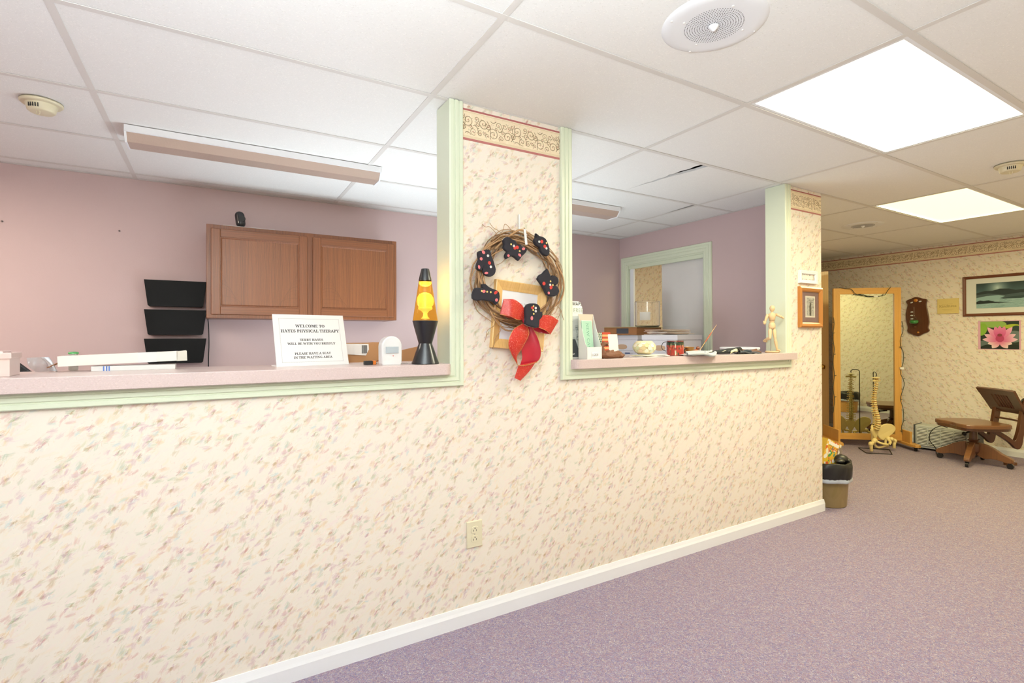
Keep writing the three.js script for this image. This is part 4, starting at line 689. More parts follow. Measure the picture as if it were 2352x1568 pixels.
  strip('loop', lc([[1.19, 1.335], [1.15, 1.37], [1.11, 1.39], [1.079, 1.406]], [.075, .05, .05, .09]), lc([[1.185, 1.315], [1.15, 1.322], [1.1, 1.335], [1.063, 1.339]], [.075, .05, .05, .09]), () => 0, satin, []);
  L = lc([[1.199, 1.337], [1.257, 1.338], [1.316, 1.339], [1.375, 1.316]], [.08, .098, .1, .08]); Q = lc([[1.196, 1.300], [1.247, 1.286], [1.291, 1.271], [1.330, 1.253]], [.08, .098, .1, .08]);
  strip('loop', L, Q, (u, v) => .003 * Math.sin(v * 8 + u), glit, [Q]);
  strip('loop', lc([[1.2, 1.33], [1.25, 1.33], [1.32, 1.33], [1.375, 1.316]], [.07, .05, .05, .08]), lc([[1.2, 1.3], [1.25, 1.28], [1.29, 1.262], [1.330, 1.253]], [.07, .045, .045, .08]), () => 0, satin, []);
  L = lc([[1.182, 1.300], [1.132, 1.274], [1.105, 1.218], [1.122, 1.176], [1.168, 1.115]], [.075, .085, .085, .075, .06]); Q = lc([[1.205, 1.294], [1.214, 1.260], [1.182, 1.194], [1.158, 1.155], [1.165, 1.127]], [.075, .08, .075, .068, .06]);
  strip('tail', L, Q, (u, v) => .012 * Math.sin(u * 3.14) * Math.sin(v * 3.14), glit, [Q, L]);
  L = lc([[1.213, 1.295], [1.225, 1.257], [1.194, 1.197], [1.197, 1.148], [1.185, 1.115]], .05); Q = lc([[1.249, 1.286], [1.270, 1.234], [1.285, 1.175], [1.280, 1.140], [1.269, 1.126]], [.055, .07, .07, .065, .055]);
  strip('tail', L, Q, (u, v) => -.008 * Math.sin(u * 3.14), satin, [Q]);
  L = lc([[1.174, 1.116], [1.167, 1.086], [1.159, 1.058]], [.056, .05, .045]); Q = lc([[1.268, 1.13], [1.238, 1.089], [1.190, 1.044]], [.056, .05, .045]);
  strip('tail', L, Q, (u, v) => .006 * Math.sin(u * 3.14), glit, []);
  obj('wire_edge', tube(lc([[1.168, 1.116], [1.185, 1.113], [1.225, 1.117], [1.269, 1.127]], .064), .0014, 30, 5), gold, bow);
}
// outlet
{
  const t = thing('wall_outlet', 'ivory double socket outlet low on the floral wallpaper', 'outlet', [.979, .384, 0]);
  obj('plate', extrude([[-.034, -.054], [.034, -.054], [.034, .054], [-.034, .054]], .003, .003), M.ivory, t);
  for (const y of [.0195, -.0195]) { const r = obj('receptacle', extrude(smooth([[-.014, -.012], [.014, -.012], [.017, 0], [.014, .012], [-.014, .012], [-.017, 0]], 3), .003, .0006).translate(0, y, .0052), M.ivory, t); obj('slot', [span(-.0075, -.0055, y - .006, y + .002, .0086, .0092), span(.0055, .0075, y - .006, y + .002, .0086, .0092), cyl(.0024, .0024, .0006).rotateX(Math.PI / 2).translate(0, y + .0075, .0087)], M.dark, r); }
  obj('screw', ball(.0022, 0, 0, .0062, 1, 1, .6, 10), M.chrome, t);
}
// the small pictures on the pillar end
{
  const t = thing('small_picture', 'little white framed print above the brown framed one on the wall end', 'picture', [3.548, 1.6475, 0]);
  pictureFrame(t, .213, .088, .024, .018, M.white, [[0, 0], [0, .012], [.004, .016], [.022, .018], [.024, .016], [.024, 0]]);
  obj('print', face(.168, .044, 0, 0, .006), textFace(.168, .044, (g, w, h) => { g.fillStyle = '#e7e4dc'; g.fillRect(0, 0, w, h); const R = rng(71); for (let i = 0; i < 260; i++) { const e = R() * 4 | 0, x = e < 2 ? R() * w : (e === 2 ? R() * w * .1 : w - R() * w * .1), y = e === 0 ? R() * h * .2 : e === 1 ? h - R() * h * .2 : R() * h; g.fillStyle = ['#5f7f96', '#7c9a86', '#d88a5a', '#e3b48c', '#8a9fb0'][i % 5]; g.beginPath(); g.arc(x, y, 2 + R() * 6, 0, 7); g.fill(); } }, 420), t);
}
{
  const t = thing('stamp_picture', 'orange brown framed stamp print with a mauve mat by the wall corner', 'picture', [3.575, 1.44, 0]);
  pictureFrame(t, .278, .28, .034, .024, std({ color: '#bd7d3c', roughness: .35 }));
  obj('mat_board', face(.216, .218, 0, 0, .006), std({ color: '#7d5f63', roughness: .85 }), t);
  obj('print', face(.118, .148, 0, .004, .0075), textFace(.118, .148, (g, w, h) => { g.fillStyle = '#d9d3c6'; g.fillRect(0, 0, w, h); g.fillStyle = '#b4b4ae'; g.fillRect(w * .1, h * .07, w * .8, h * .86); const R = rng(12); for (let i = 0; i < 130; i++) { g.fillStyle = ['rgba(80,84,84,.4)', 'rgba(140,132,118,.4)', 'rgba(220,220,214,.4)'][i % 3]; g.fillRect(w * (.12 + R() * .7), h * (.1 + R() * .75), R() * w * .2, R() * h * .07); } g.fillStyle = '#3f403c'; g.beginPath(); g.moveTo(w * .42, h * .92); g.lineTo(w * .4, h * .5); g.lineTo(w * .47, h * .28); g.lineTo(w * .56, h * .3); g.lineTo(w * .62, h * .52); g.lineTo(w * .6, h * .92); g.fill(); }, 256), t);
  obj('glazing', face(.216, .218, 0, 0, .0105), M.glass, t);
}

// ---------------------------------------------------------------- far room: wall pictures
const onRight = (name, label, cat, y, z) => thing(name, label, cat, [XR, y, z], -Math.PI / 2);
{
  const t = onRight('seascape_picture', 'wide brown framed print of a moonlit grey seascape in a pale mat', 'picture', 1.66, .085);
  const w = .726, h = .428; pictureFrame(t, w, h, .028, .022, M.brownFrame);
  obj('mat_board', face(w - .05, h - .05, 0, 0, .005), std({ color: '#d9dcd8', roughness: .85 }), t);
  obj('print', face(.50, .263, -.0, 0, .007), textFace(.5, .263, (g, W, Hh) => {
    const sky = g.createLinearGradient(0, 0, 0, Hh * .45); sky.addColorStop(0, '#2e3f42'); sky.addColorStop(1, '#4d6a6e'); g.fillStyle = sky; g.fillRect(0, 0, W, Hh);
    const moon = g.createRadialGradient(W * .34, Hh * .2, 4, W * .34, Hh * .2, W * .24); moon.addColorStop(0, '#b9d0cf'); moon.addColorStop(1, 'rgba(80,110,112,0)'); g.fillStyle = moon; g.fillRect(0, 0, W, Hh * .5);
    const poly = (c, p) => { g.fillStyle = c; g.beginPath(); p.forEach(([x, y], k) => k ? g.lineTo(W * x, Hh * y) : g.moveTo(W * x, Hh * y)); g.closePath(); g.fill(); };
    poly('#2b383b', [[0, .38], [.14, .31], [.26, .32], [.38, .25], [.52, .27], [.62, .33], [.8, .31], [1, .27], [1, .6], [0, .6]]);
    poly('#46585b', [[0, .46], [.2, .42], [.45, .5], [.7, .44], [1, .5], [1, .62], [0, .62]]);
    poly('#8fb0b1', [[0, .58], [.16, .52], [.36, .5], [.46, .55], [.38, .62], [.62, .66], [1, .62], [1, 1], [0, 1]]);
    poly('#33474a', [[.36, .66], [.55, .58], [.78, .55], [1, .46], [1, .62], [.84, .6], [.7, .66], [.5, .65]]);
    const R = rng(2); for (let i = 0; i < 120; i++) { g.strokeStyle = ['rgba(70,98,102,.4)', 'rgba(200,220,220,.45)'][i & 1]; g.lineWidth = 1 + R() * 3; const x = R() * W, y = Hh * (.68 + R() * .32); g.beginPath(); g.moveTo(x, y); g.lineTo(x + 20 + R() * 60, y - 2 - R() * 6); g.stroke(); }
    poly('#1f2b2c', [[0, .74], [.06, .68], [.12, .71], [.2, .69], [.3, .76], [.56, .8], [.3, .81], [0, .83]]);
  }, 640), t);
}
{
  const t = onRight('flower_poster', 'unframed poster of a pink water lily pinned under the seascape', 'poster', 1.242, .013);
  obj('sheet', face(.335, .302, 0, 0, .0012), textFace(.335, .302, (g, w, h) => {
    g.fillStyle = '#d9a9c0'; g.fillRect(0, 0, w, h); g.save(); g.beginPath(); g.rect(w * .06, h * .02, w * .9, h * .96); g.clip(); g.fillStyle = '#26332a'; g.fillRect(0, 0, w, h);
    const el = (x, y, a, b, r, c) => { g.save(); g.translate(w * x, h * y); g.rotate(r); g.fillStyle = c; g.beginPath(); g.ellipse(0, 0, w * a, h * b, 0, 0, 7); g.fill(); g.restore(); };
    el(.34, .1, .34, .14, .1, '#8fb45a'); el(.1, .3, .12, .22, .2, '#86b23c'); el(.78, .2, .2, .07, -.1, '#a8b83c'); el(.9, .3, .12, .12, 0, '#30403a'); el(.85, .55, .2, .2, 0, '#6d7a78'); el(.15, .85, .2, .16, 0, '#5f6d6a'); el(.55, .95, .5, .16, 0, '#1c2622');
    const petal = (ang, len, wd, c1, c2) => { g.save(); g.translate(w * .52, h * .68); g.rotate(ang); const q = g.createLinearGradient(0, 0, 0, -h * len); q.addColorStop(0, c1); q.addColorStop(1, c2); g.fillStyle = q; g.beginPath(); g.moveTo(0, 0); g.quadraticCurveTo(-w * wd, -h * len * .55, 0, -h * len); g.quadraticCurveTo(w * wd, -h * len * .55, 0, 0); g.fill(); g.restore(); };
    for (const a of [-2.5, 2.5, -1.95, 1.95]) petal(a, .34, .17, '#d8648f', '#f4e2de'); for (const a of [-1.5, 1.5, -1.1, 1.1]) petal(a, .46, .15, '#cf4f86', '#f1cfdc'); for (const a of [-.62, .62]) petal(a, .56, .15, '#d95a92', '#f0b8d2'); for (const a of [-.25, .25, 0]) petal(a, .5, .16, '#c83f7c', '#e58ab4');
    el(.52, .62, .1, .12, 0, '#b8416c'); el(.52, .5, .06, .05, 0, '#8a3a44'); g.restore();
  }, 480), t);
}
{
  const t = onRight('small_plaque', 'small square cream plaque reading Kindness on the yellow wallpaper', 'plaque', 1.567, -.41);
  obj('board', span(-.096, .096, -.084, .084, .0, .012, .002), std({ color: '#dcc680', roughness: .6 }), t);
  obj('face', face(.188, .164, 0, 0, .0124), textFace(.188, .164, (g, w, h) => { g.fillStyle = '#dcc67f'; g.fillRect(0, 0, w, h); g.fillStyle = '#8d7440'; g.textAlign = 'center'; g.font = `${Math.round(w * .19)}px serif`; g.fillText('Kindness', w / 2, h * .58); g.fillStyle = '#b39b5e'; g.fillRect(w * .24, h * .36, w * .5, 3); g.fillRect(w * .22, h * .72, w * .56, 3); g.fillRect(w * .3, h * .79, w * .4, 3); }, 320), t);
}
{
  const t = onRight('wall_plaque', 'dark wooden scalloped plaque holding a bud vase of green liquid', 'plaque', 1.462, -.693);
  const out = smooth([[-.012, .222], [.05, .2], [.09, .188], [.084, .135], [.094, .06], [.106, -.02], [.108, -.08], [.1, -.13], [.11, -.168], [.06, -.195], [.01, -.222], [-.05, -.2], [-.092, -.172], [-.088, -.13], [-.1, -.06], [-.108, .02], [-.098, .09], [-.088, .14], [-.102, .182], [-.055, .205]].map(([x, y]) => [x, y]), 4);
  obj('board', extrude(out, .014, .005).translate(0, 0, .005), M.walnut, t);
  const amber = phy({ color: '#c8802a', roughness: .15, clearcoat: .8 }), pearl = phy({ color: '#d5dadd', roughness: .2, clearcoat: .6 });
  obj('amber_bead', ball(.019, -.012, .186, .022, 1.15, 1, .5), amber, t); obj('amber_bead', ball(.011, .01, -.185, .022, 1.1, 1, .5), amber, t);
  for (const [x, y, a] of [[-.052, .163, .4], [.032, .172, .2], [-.05, .052, 0], [-.052, .012, 0], [-.05, -.028, 0]]) obj('pearl_drop', ball(.015, 0, 0, 0, 1, .55, .4).rotateZ(a).translate(x, y, .023), pearl, t);
  const v = obj('bud_vase', lathe([[.0, -.09], [.03, -.088], [.044, -.07], [.042, -.045], [.018, -.02], [.009, .02], [.008, .1], [.013, .112]], 28).translate(-.012, 0, .066), M.glass, t);
  obj('green_liquid', lathe([[0, -.087], [.028, -.085], [.0415, -.069], [.04, -.046], [0, -.046]], 28).translate(-.012, 0, .066), phy({ color: '#2f8a3c', roughness: .1, clearcoat: .6 }), v);
  obj('bracket', [span(-.02, -.004, -.13, -.115, .015, .05, .003), tube([[-.012, -.02, .018], [-.012, -.02, .05]], .004, 8)], M.walnutPale, t);
}

// ---------------------------------------------------------------- rolling mirror with its string of lights
{
  const t = thing('rolling_mirror', 'tall standing mirror in a pale wood frame on casters', 'mirror', [6.323, 0, -.9], -.693), w = .688, h = 1.70, y0 = .075, fw = .066, d = .03;
  const vert = (x) => metric(extrude([[x * (w / 2), y0], [x * (w / 2 - fw), y0 + fw], [x * (w / 2 - fw), y0 + h - fw], [x * (w / 2), y0 + h]], d, .001).translate(0, 0, -d / 2));
  const horz = (ya, yb) => metric(extrude([[-w / 2, ya], [w / 2, ya], [w / 2 - fw, yb], [-w / 2 + fw, yb]], d, .001).translate(0, 0, -d / 2), true);
  obj('frame_stile', vert(-1), M.pine, t); obj('frame_stile', vert(1), M.pine, t); obj('frame_rail', horz(y0, y0 + fw), M.pine, t); obj('frame_rail', horz(y0 + h, y0 + h - fw), M.pine, t);
  obj('mirror_glass', span(-w / 2 + fw - .004, w / 2 - fw + .004, y0 + fw - .004, y0 + h - fw + .004, -.008, .002), std({ color: '#ced3c4', roughness: .015, metalness: 1 }), t);
  obj('back_board', span(-w / 2 + .02, w / 2 - .02, y0 + .02, y0 + h - .02, -.02, -.009), M.cardDark, t);
  for (const s of [-1, 1]) {
    const x = s * (w / 2 + .012), z0 = -.22, z1 = .22;
    const ft = obj('foot', [metric(span(x - .011, x + .011, .062, .2, z0, z1 - .06, .004)), metric(extrude([[z0, -.03], [z1 - .04, -.03], [z1 + .02, -.018], [z1 + .03, .0], [z1 + .02, .018], [z1 - .04, .03], [z0, .03]].map(([z, q]) => [q * 1.3, z]), .02, .004).rotateX(Math.PI / 2).translate(x + s * .02, .068, 0))], M.pine, t);
    for (const z of [z0 + .04, z1 - .02]) obj('caster', [cyl(.019, .019, .018).rotateZ(Math.PI / 2).translate(x + s * .02 + .009, .02, z), span(x + s * .02 - .014, x + s * .02 + .014, .03, .046, z - .014, z + .014, .003)], M.blackMatte, ft);
  }
}
{
  const t = thing('string_lights', 'dark string of unlit mini lights draped around the mirror frame', 'string lights', [6.323, 0, -.9], -.693), w = .344, R = rng(51);
  const runs = [[[-.29, 1.785, .02], [-.22, 1.77, .03], [-.17, 1.765, .03], [-.13, 1.715, .03], [-.1, 1.7, .028], [0, 1.685, .024], [.1, 1.68, .024], [.17, 1.69, .026], [.2, 1.735, .03], [.24, 1.785, .02]], [[-.14, 1.7, .028], [-.06, 1.705, .025], [.03, 1.675, .024], [.1, 1.685, .024]]];
  const right = []; for (let i = 0; i <= 22; i++) right.push([w + .004 + Math.sin(i * 1.15) * .014 + (R() - .5) * .012, 1.40 - i * .058, .022 + .006 * Math.cos(i)]); runs.push(right);
  const left = []; for (let i = 0; i <= 18; i++) left.push([-w - .006 + Math.sin(i * 1.3) * .008, 1.45 - i * .06, .02]); runs.push(left);
  for (const r of runs) { obj('wire', tube(r, .0032, r.length * 6, 6), std({ color: '#3a4034', roughness: .7 }), t); }
  for (const r of [right, left]) r.forEach(([x, y, z], i) => { if (i % 2) obj('bulb', bone([x, y, z], [x + (i % 4 > 1 ? .022 : -.026), y + .006, z + .008], [[0, .003], [.5, .0035], [.95, .001]], 8), std({ color: '#4a5040', roughness: .5 }), t); });
  obj('plug', span(w - .022, w + .014, .865, .89, .02, .036, .003).rotateZ(0), M.paperWhite, t); obj('plug', span(.06, .1, 1.672, 1.686, .024, .038, .003), M.paperWhite, t);
}

// ---------------------------------------------------------------- spine model
{
  const t = thing('spine_model', 'anatomical model of a spine and pelvis hanging from a black wire stand', 'skeleton model', [6.115, 0, -.715], 0), RR = rng(7);
  const FACE = -.15, ring = [[-.185, -.015], [-.025, .155], [.2, .035], [.015, -.185]];
  obj('stand', [...ring.map(([a, b], k) => bone([a, .005, b], [ring[(k + 1) % 4][0], .005, ring[(k + 1) % 4][1]], [[0, .004], [1, .004]], 7)), bone([.107, .004, -.075], [.107, .835, -.075], [[0, .0045], [1, .0045]], 8), tube([[.107, .832, -.075], [.1, .842, -.07], [.02, .842, -.012], [.0, .825, .004], [.004, .806, .0]], .0042, 24)], M.iron, t);
  const curve = new THREE.CatmullRomCurve3([V(0, .235, .0), V(0, .29, .02), V(0, .36, .018), V(0, .46, -.006), V(0, .58, -.014), V(0, .68, .0), V(0, .74, .009), V(0, .785, .004)]);
  for (let i = 0; i < 24; i++) {
    const u = i / 23.5, p = curve.getPointAt(u), tn = curve.getTangentAt(u), k = 1 - .52 * u, r = .025 * k, hh = .021 * k;
    const q = new THREE.Quaternion().setFromUnitVectors(V(0, 1, 0), tn);
    const body = lathe([[0, 0], [r, 0], [r * .86, hh * .5], [r, hh], [0, hh]], 14);
    const spn = bone([0, hh * .5, -r * .6], [0, -hh * (.2 + (i > 6 && i < 17 ? 1 : 0)), -r * 2.5], [[0, r * .3], [.5, r * .2], [1, r * .26]], 7), tr = [-1, 1].map((s) => bone([s * r * .5, hh * .5, -r * .7], [s * r * 1.95, hh * .7, -r * 1.15], [[0, r * .26], [.6, r * .17], [1, r * .22]], 7));
    const arch = [-1, 1].map((s) => ball(r * .42, s * r * .62, hh * .5, -r * 1.05, .7, 1.3, .8, 8));
    obj('vertebra', join([body, spn, ...tr, ...arch]).applyQuaternion(q).translate(p.x, p.y, p.z), M.bone, t);
    if (i) obj('disc', cyl(r * .93, r * .93, .006 * k, 0, -.006 * k, 0, 14).applyQuaternion(q).translate(p.x, p.y, p.z), i % 2 ? M.disc : std({ color: '#d8b56a', roughness: .5 }), t);
    if (i % 2 && i < 22) for (const s of [-1, 1]) obj('nerve', tube([[s * r * .4, 0, -r * .7], [s * r * 1.3, -.004, -r * .3], [s * r * 1.9, -.014, -.0]].map(([x, y, z]) => [p.x + x, p.y + y, p.z + z]), .0026, 8, 5), std({ color: '#d39a25', roughness: .5 }), t);
  }
  obj('occiput', [ball(.04, 0, .79, .0, 1, .16, 1, 18), ball(.014, 0, .782, .005, 1, .8, 1)], M.bone, t);
  obj('occiput', extrude(smooth([[-.05, 0], [0, .014], [.05, 0], [.045, -.012], [0, -.006], [-.045, -.012]], 4), .01, .003).rotateX(-1.2).translate(0, .755, .0), M.bone, t);
  obj('sacrum', extrude(smooth([[-.045, .235], [.045, .235], [.034, .19], [.016, .15], [0, .125], [-.016, .15], [-.034, .19]], 4), .016, .006).translate(0, .0, -.03), M.bone, t); const pel = (g) => g.translate(0, -.2, 0).scale(1.3, 1.14, 1.3).translate(0, .2, 0);
  for (const s of [-1, 1]) {
    const il = extrude(smooth([[.03, .2], [.05, .25], [.09, .278], [.125, .27], [.14, .24], [.125, .2], [.1, .17], [.09, .14], [.06, .135], [.042, .16]].map(([x, y]) => [s * x, y]), 4), .006, .005, []);
    const p = il.attributes.position; for (let i = 0; i < p.count; i++) { const ax = Math.abs(p.getX(i)); p.setZ(i, p.getZ(i) - .02 + (ax - .03) * .75 - Math.pow((ax - .03) * 6, 2) * .03); } pel(il); il.computeVertexNormals();
    obj('hip_bone', il, M.bone, t);
    obj('hip_bone', [tube([[s * .08, .145, .035], [s * .06, .125, .07], [s * .02, .112, .088], [s * .004, .11, .09]], .0105, 20, 8), tube([[s * .07, .14, .03], [s * .066, .1, .03], [s * .05, .078, .045], [s * .03, .09, .07], [s * .012, .105, .085]], .0095, 24, 8), ball(.02, s * .085, .145, .04, 1, 1.1, 1)].map(pel), M.bone, t);
    obj('femur', [ball(.0185, s * .108, .142, .05), bone([s * .108, .142, .05], [s * .145, .115, .05], [[0, .011], [1, .012]]), ball(.018, s * .148, .12, .05, .9, 1.3, 1), bone([s * .146, .12, .05], [s * .14, .055, .05], [[0, .015], [.5, .0115], [1, .012]])].map(pel), M.bone, t);
  }
  for (const m of t.children) if (m.name !== 'stand') m.rotation.y = FACE;
}

// ---------------------------------------------------------------- heater, wooden chair, block, bins
{
  const t = thing('panel_heater', 'low grey slatted heater standing by the wall behind the wooden chair', 'heater', [6.75, 0, -.325], -Math.PI / 2 + .06);
  const gr = std({ color: '#bcc0bc', roughness: .45 }), slatMat = std({ color: '#dadcd8', roughness: .35 }), w = .25;
  obj('case', [span(-w, w, .02, .262, -.1, .1, .006)], gr, t); obj('side_panel', span(-w - .012, -w, .016, .266, -.11, .11, .004), std({ color: '#4a4d50', roughness: .5 }), t); obj('side_panel', span(w, w + .02, .016, .266, -.11, .11, .004), std({ color: '#3f424c', roughness: .5 }), t);
  obj('front_recess', span(-w + .02, w - .07, .045, .235, .098, .1012), std({ color: '#232524', roughness: .7 }), t);
  for (let i = 0; i < 12; i++) obj('slat', box(.41, .0085, .012).rotateX(-.3).translate(-.025, .053 + i * .0158, .106), slatMat, t);
  for (const x of [-.135, -.025, .085]) obj('slat_bar', span(x - .004, x + .004, .045, .24, .104, .115, .002), gr, t);
  for (const x of [-.2, .2]) obj('foot', span(x - .02, x + .02, 0, .021, -.09, .09, .003), M.blackMatte, t);
}
tag(obj('heater_cord', tube([[6.66, .268, -.29], [6.62, .285, -.33], [6.59, .23, -.40], [6.585, .13, -.42], [6.57, .05, -.36], [6.5, .006, -.33], [6.47, .005, -.30]], .004, 50), M.blackMatte), 'black cord looped down the front of the grey heater', 'cord');
{
  const TURN = -.607, t = thing('desk_chair', 'dark wooden swivel desk chair with slatted back and four casters', 'chair', [6.36, 0, .015], TURN);
  const ca = Math.cos(TURN), sa = Math.sin(TURN), local = (x, z) => [x * ca - z * sa, x * sa + z * ca];
  // seat: saddle shaped board
  const seat = extrude(smooth([[-.205, -.19], [-.215, -.1], [-.19, 0], [-.215, .1], [-.205, .19], [-.1, .225], [.05, .22], [.18, .19], [.2, .1], [.205, 0], [.2, -.1], [.18, -.19], [.05, -.22], [-.1, -.225]], 4), .022, .009).rotateX(-Math.PI / 2).translate(0, .372, 0);
  { const p = seat.attributes.position; for (let i = 0; i < p.count; i++) if (p.getY(i) > .39) { const x = p.getX(i), z = p.getZ(i), r = Math.min(1, (x * x + z * z) / .045); p.setY(i, p.getY(i) - .012 * (1 - r)); } seat.computeVertexNormals(); }
  obj('seat', metric(seat, true), M.walnutPale, t); obj('seat_rim', extrude(smooth([[-.2, -.18], [-.21, 0], [-.2, .18], [0, .21], [.18, .18], [.195, 0], [.18, -.18], [0, -.21]], 4), .022, .006).rotateX(-Math.PI / 2).translate(0, .348, 0), M.walnut, t);
  obj('seat_iron', [span(-.12, .12, .325, .343, -.03, .03, .004), cyl(.05, .05, .02, 0, .322, 0), bone([-.05, .31, .02], [-.13, .295, .06], [[0, .008], [.8, .008], [1, .02]], 10)], M.iron, t);
  obj('column', [cyl(.034, .03, .09, 0, .225, 0, 24), cyl(.018, .018, .1, 0, .24, 0), cyl(.03, .048, .03, 0, .205, 0, 24)], M.walnut, t);
  obj('hub', lathe([[0, .1], [.045, .1], [.06, .13], [.062, .19], [.05, .208], [0, .208]], 32), M.walnut, t);
  for (const [wx, wz] of [[-.015, -.255], [-.245, .03], [.0, .262], [.24, -.005]]) {
    const [lx, lz] = local(wx, wz), a = Math.atan2(-lz, lx), Lg = Math.hypot(lx, lz);
    const arch = [[.03, .1], [.03, .2], [.08, .196], [.15, .168], [.21, .125], [Lg + .025, .085], [Lg + .025, .062], [Lg - .03, .058], [Lg - .05, .066], [.13, .075], [.08, .066]];
    const leg = obj('leg', metric(extrude(smooth(arch, 2), .034, .005).translate(0, 0, -.017)).rotateY(a), M.walnutPale, t);
    obj('caster', [cyl(.025, .025, .024).rotateX(Math.PI / 2).translate(Lg + .004, .026, -.012), span(Lg - .012, Lg + .012, .035, .06, -.016, .016, .003)].map((g) => g.rotateY(a)), M.black, leg);
  }
  // bent posts that carry the hinged back
  for (const s of [-1, 1]) {
    const z = s * .145, sh = [[-.02, .338], [.06, .325], [.2, .235], [.262, .176], [.29, .19], [.315, .3], [.345, .45], [.365, .63], [.345, .645], [.325, .62], [.3, .46], [.27, .31], [.24, .245], [.2, .275], [.08, .345]];
    obj('back_post', metric(extrude(smooth(sh, 3), .03, .004).translate(0, 0, z - .015)), M.walnut, t);
  }
  for (const [x, y] of [[.318, .43], [.332, .5]]) obj('back_rail', tube([[x - .01, y, -.15], [x + .012, y, 0], [x - .01, y, .15]], .0095, 20, 8), M.walnut, t);
  const back = [];                                                  // curved back panel: two rails and four slats, tipped forward
  const P = (v, z) => { const b = .035 * (1 - (z / .19) ** 2); return [.205 + .115 * (1 - v) + b * .5, .51 + .2 * v, z]; };
  const rail = (v0, v1, th, za = -.19, zb = .19, n = 16) => { const pos = [], idx = []; for (let i = 0; i <= n; i++) { const z = za + (zb - za) * i / n; for (const [v, o] of [[v0, -th], [v1, -th], [v1, th], [v0, th]]) { const q = P(v, z * (1 + .1 * v)); pos.push(q[0] + o * .85, q[1] + o * .5, q[2]); } } for (let i = 0; i < n; i++) for (let j = 0; j < 4; j++) { const a = i * 4 + j, b = i * 4 + (j + 1) % 4; idx.push(a, b, a + 4, b, b + 4, a + 4); } idx.push(0, 2, 1, 0, 3, 2); const e = n * 4; idx.push(e, e + 1, e + 2, e, e + 2, e + 3); const g = new THREE.BufferGeometry(); g.setAttribute('position', new THREE.Float32BufferAttribute(pos, 3)); g.setIndex(idx); const h = g.toNonIndexed(); h.computeVertexNormals(); return metric(h, true); };
  for (const [a, b] of [[-.188, -.085], [.085, .188]]) obj('back_panel', rail(.1, .9, .0105, a, b, 6), M.walnut, t);
  obj('top_rail', rail(.8, 1.05, .011), M.walnut, t); obj('lower_rail', rail(-.02, .18, .011), M.walnut, t);
  for (const z of [-.06, -.03, .0, .03, .06]) { const q = P(.12, z), r = P(.86, z); obj('slat', bone(q, r, [[0, .011], [.5, .012], [1, .011]], 6), M.walnut, t); }
  for (const s of [-1, 1]) obj('hinge', tube([[.36, .635, s * .145], [.335, .64, s * .145], [.3, .6, s * .145]], .007, 12), M.iron, t);
}
tag(obj('wooden_block', metric(box(.1, .03, .04, 0, .015, 0, .004).rotateY(-.5).translate(6.56, 0, .225)), M.walnutPale), 'short brown wooden block on the carpet behind the chair leg', 'block');
function bin(label, p, turn, body, full) {
  const t = thing('waste_bin', label, 'waste bin', p, turn), R = rng(17);
  obj('bin', lathe([[0, .004], [.118, .004], [.122, 0], [.126, .006], [.146, .285], [.142, .285], [.122, .01], [0, .01]], 40), body, t);
  const bag = (rows, m, name) => { const seg = 56, pos = [], idx = []; rows.forEach(([r, y, k]) => { for (let i = 0; i < seg; i++) { const a = i / seg * 6.283, q = r + Math.sin(a * 9 + y * 40) * k + Math.sin(a * 23 + 1.3 + y * 90) * k * .6; pos.push(Math.cos(a) * q, y + Math.sin(a * 5 + r * 30) * k * .9, Math.sin(a) * q); } }); for (let j = 0; j < rows.length - 1; j++) for (let i = 0; i < seg; i++) { const a = j * seg + i, b = j * seg + (i + 1) % seg; idx.push(a, a + seg, b, b, a + seg, b + seg); } const g = new THREE.BufferGeometry(); g.setAttribute('position', new THREE.Float32BufferAttribute(pos, 3)); g.setIndex(idx); g.computeVertexNormals(); obj(name, g, m, t); };
  bag([[.158, .205, .004], [.163, .235, .003], [.162, .29, .003], [.155, .318, .004], [.142, .322, .004], [.135, .3, .004], [.12, .24, .005], [.02, .23, .0]], phy({ color: '#1a1a1b', roughness: .36, side: THREE.DoubleSide }), 'bin_bag');
  bag([[.152, .182, .003], [.159, .188, .003], [.161, .2, .003], [.159, .212, .003]], phy({ color: '#b9c3d0', roughness: .35, side: THREE.DoubleSide }), 'bag_cuff');
  if (full) obj('bag_knot', [ball(.045, .1, .325, .03, 1.2, .8, 1, 16), ball(.03, .135, .31, .05, 1, .9, 1, 12), ball(.03, .06, .32, .06, 1.2, .6, 1, 12)], phy({ color: '#1d1d1e', roughness: .4 }), t);
  return t;
}
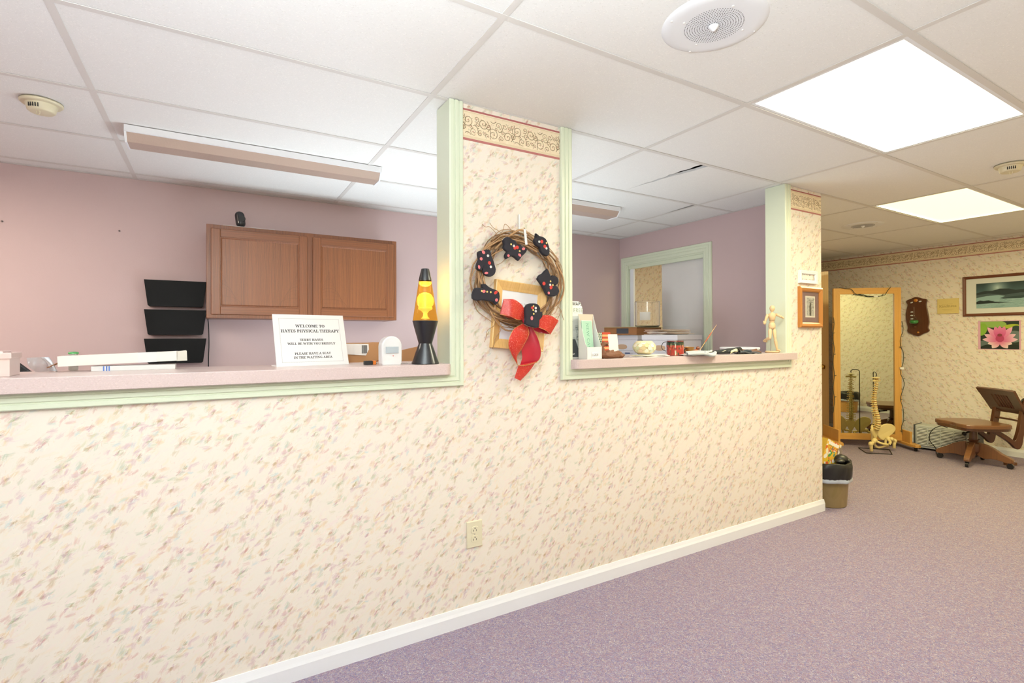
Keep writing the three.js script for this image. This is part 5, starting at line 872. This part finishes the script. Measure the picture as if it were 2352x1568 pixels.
bin('brown bin with a black bag beside the end of the papered wall', [3.925, 0, -.075], -.3, std({ map: canvas(256, 256, (g, w, h) => { g.fillStyle = '#8a7650'; g.fillRect(0, 0, w, h); const R = rng(27); for (let i = 0; i < 90; i++) { g.fillStyle = ['rgba(170,150,110,.25)', 'rgba(92,72,44,.25)', 'rgba(120,104,60,.3)'][i % 3]; g.beginPath(); g.ellipse(R() * w, R() * h, 5 + R() * 20, 4 + R() * 14, R() * 3, 0, 7); g.fill(); } }), roughness: .45 }), true);
bin('second bin with a black bag, seen only as a reflection in the mirror', [5.35, 0, 1.93], 0, M.pine, false);
{
  const t = thing('food_carton', 'bright food carton sticking out of the brown bin', 'carton', [3.905, .27, -.08], -.2);
  obj('carton', box(.15, .2, .045, 0, .1, 0).rotateZ(-.42), std({ color: '#c9a53a', roughness: .6 }), t);
  obj('printed_face', face(.148, .198, 0, .1, .0232).rotateZ(-.42), textFace(.148, .198, (g, w, h) => { g.fillStyle = '#e8b83a'; g.fillRect(0, 0, w, h); const R = rng(14); for (let i = 0; i < 60; i++) { g.fillStyle = ['#5f9c46', '#d9632f', '#f0e7c8', '#3f8f86', '#e8c22e', '#f4efe4'][i % 6]; g.beginPath(); g.ellipse(R() * w, R() * h, 8 + R() * 34, 6 + R() * 22, R() * 3, 0, 7); g.fill(); } g.fillStyle = '#f6f0e4'; g.fillRect(w * .1, h * .05, w * .75, h * .12); for (let i = 0; i < 5; i++) { g.strokeStyle = '#d2562c'; g.lineWidth = 7; g.beginPath(); g.arc(w * (.25 + i * .13), h * .26, w * .07, 0, 5); g.stroke(); } }, 256), t);
  obj('side_face', box(.0012, .198, .044, .0752, .1, 0).rotateZ(-.42), std({ color: '#7f8a52', roughness: .6 }), t);
}
tag(obj('clear_wrapper', ruled([[3.96, .29, -.06], [3.985, .36, -.04], [4.0, .40, -.03]], [[4.03, .29, -.05], [4.05, .37, -.03], [4.045, .42, -.02]], (u, v) => .01 * Math.sin(u * 8 + v * 3), 12, 12, .001), phy({ color: '#cdbfae', roughness: .2, transmission: .5, thickness: 0 })), 'clear plastic wrapper beside the bright carton in the brown bin', 'wrapper');

renderer.render(scene, camera);
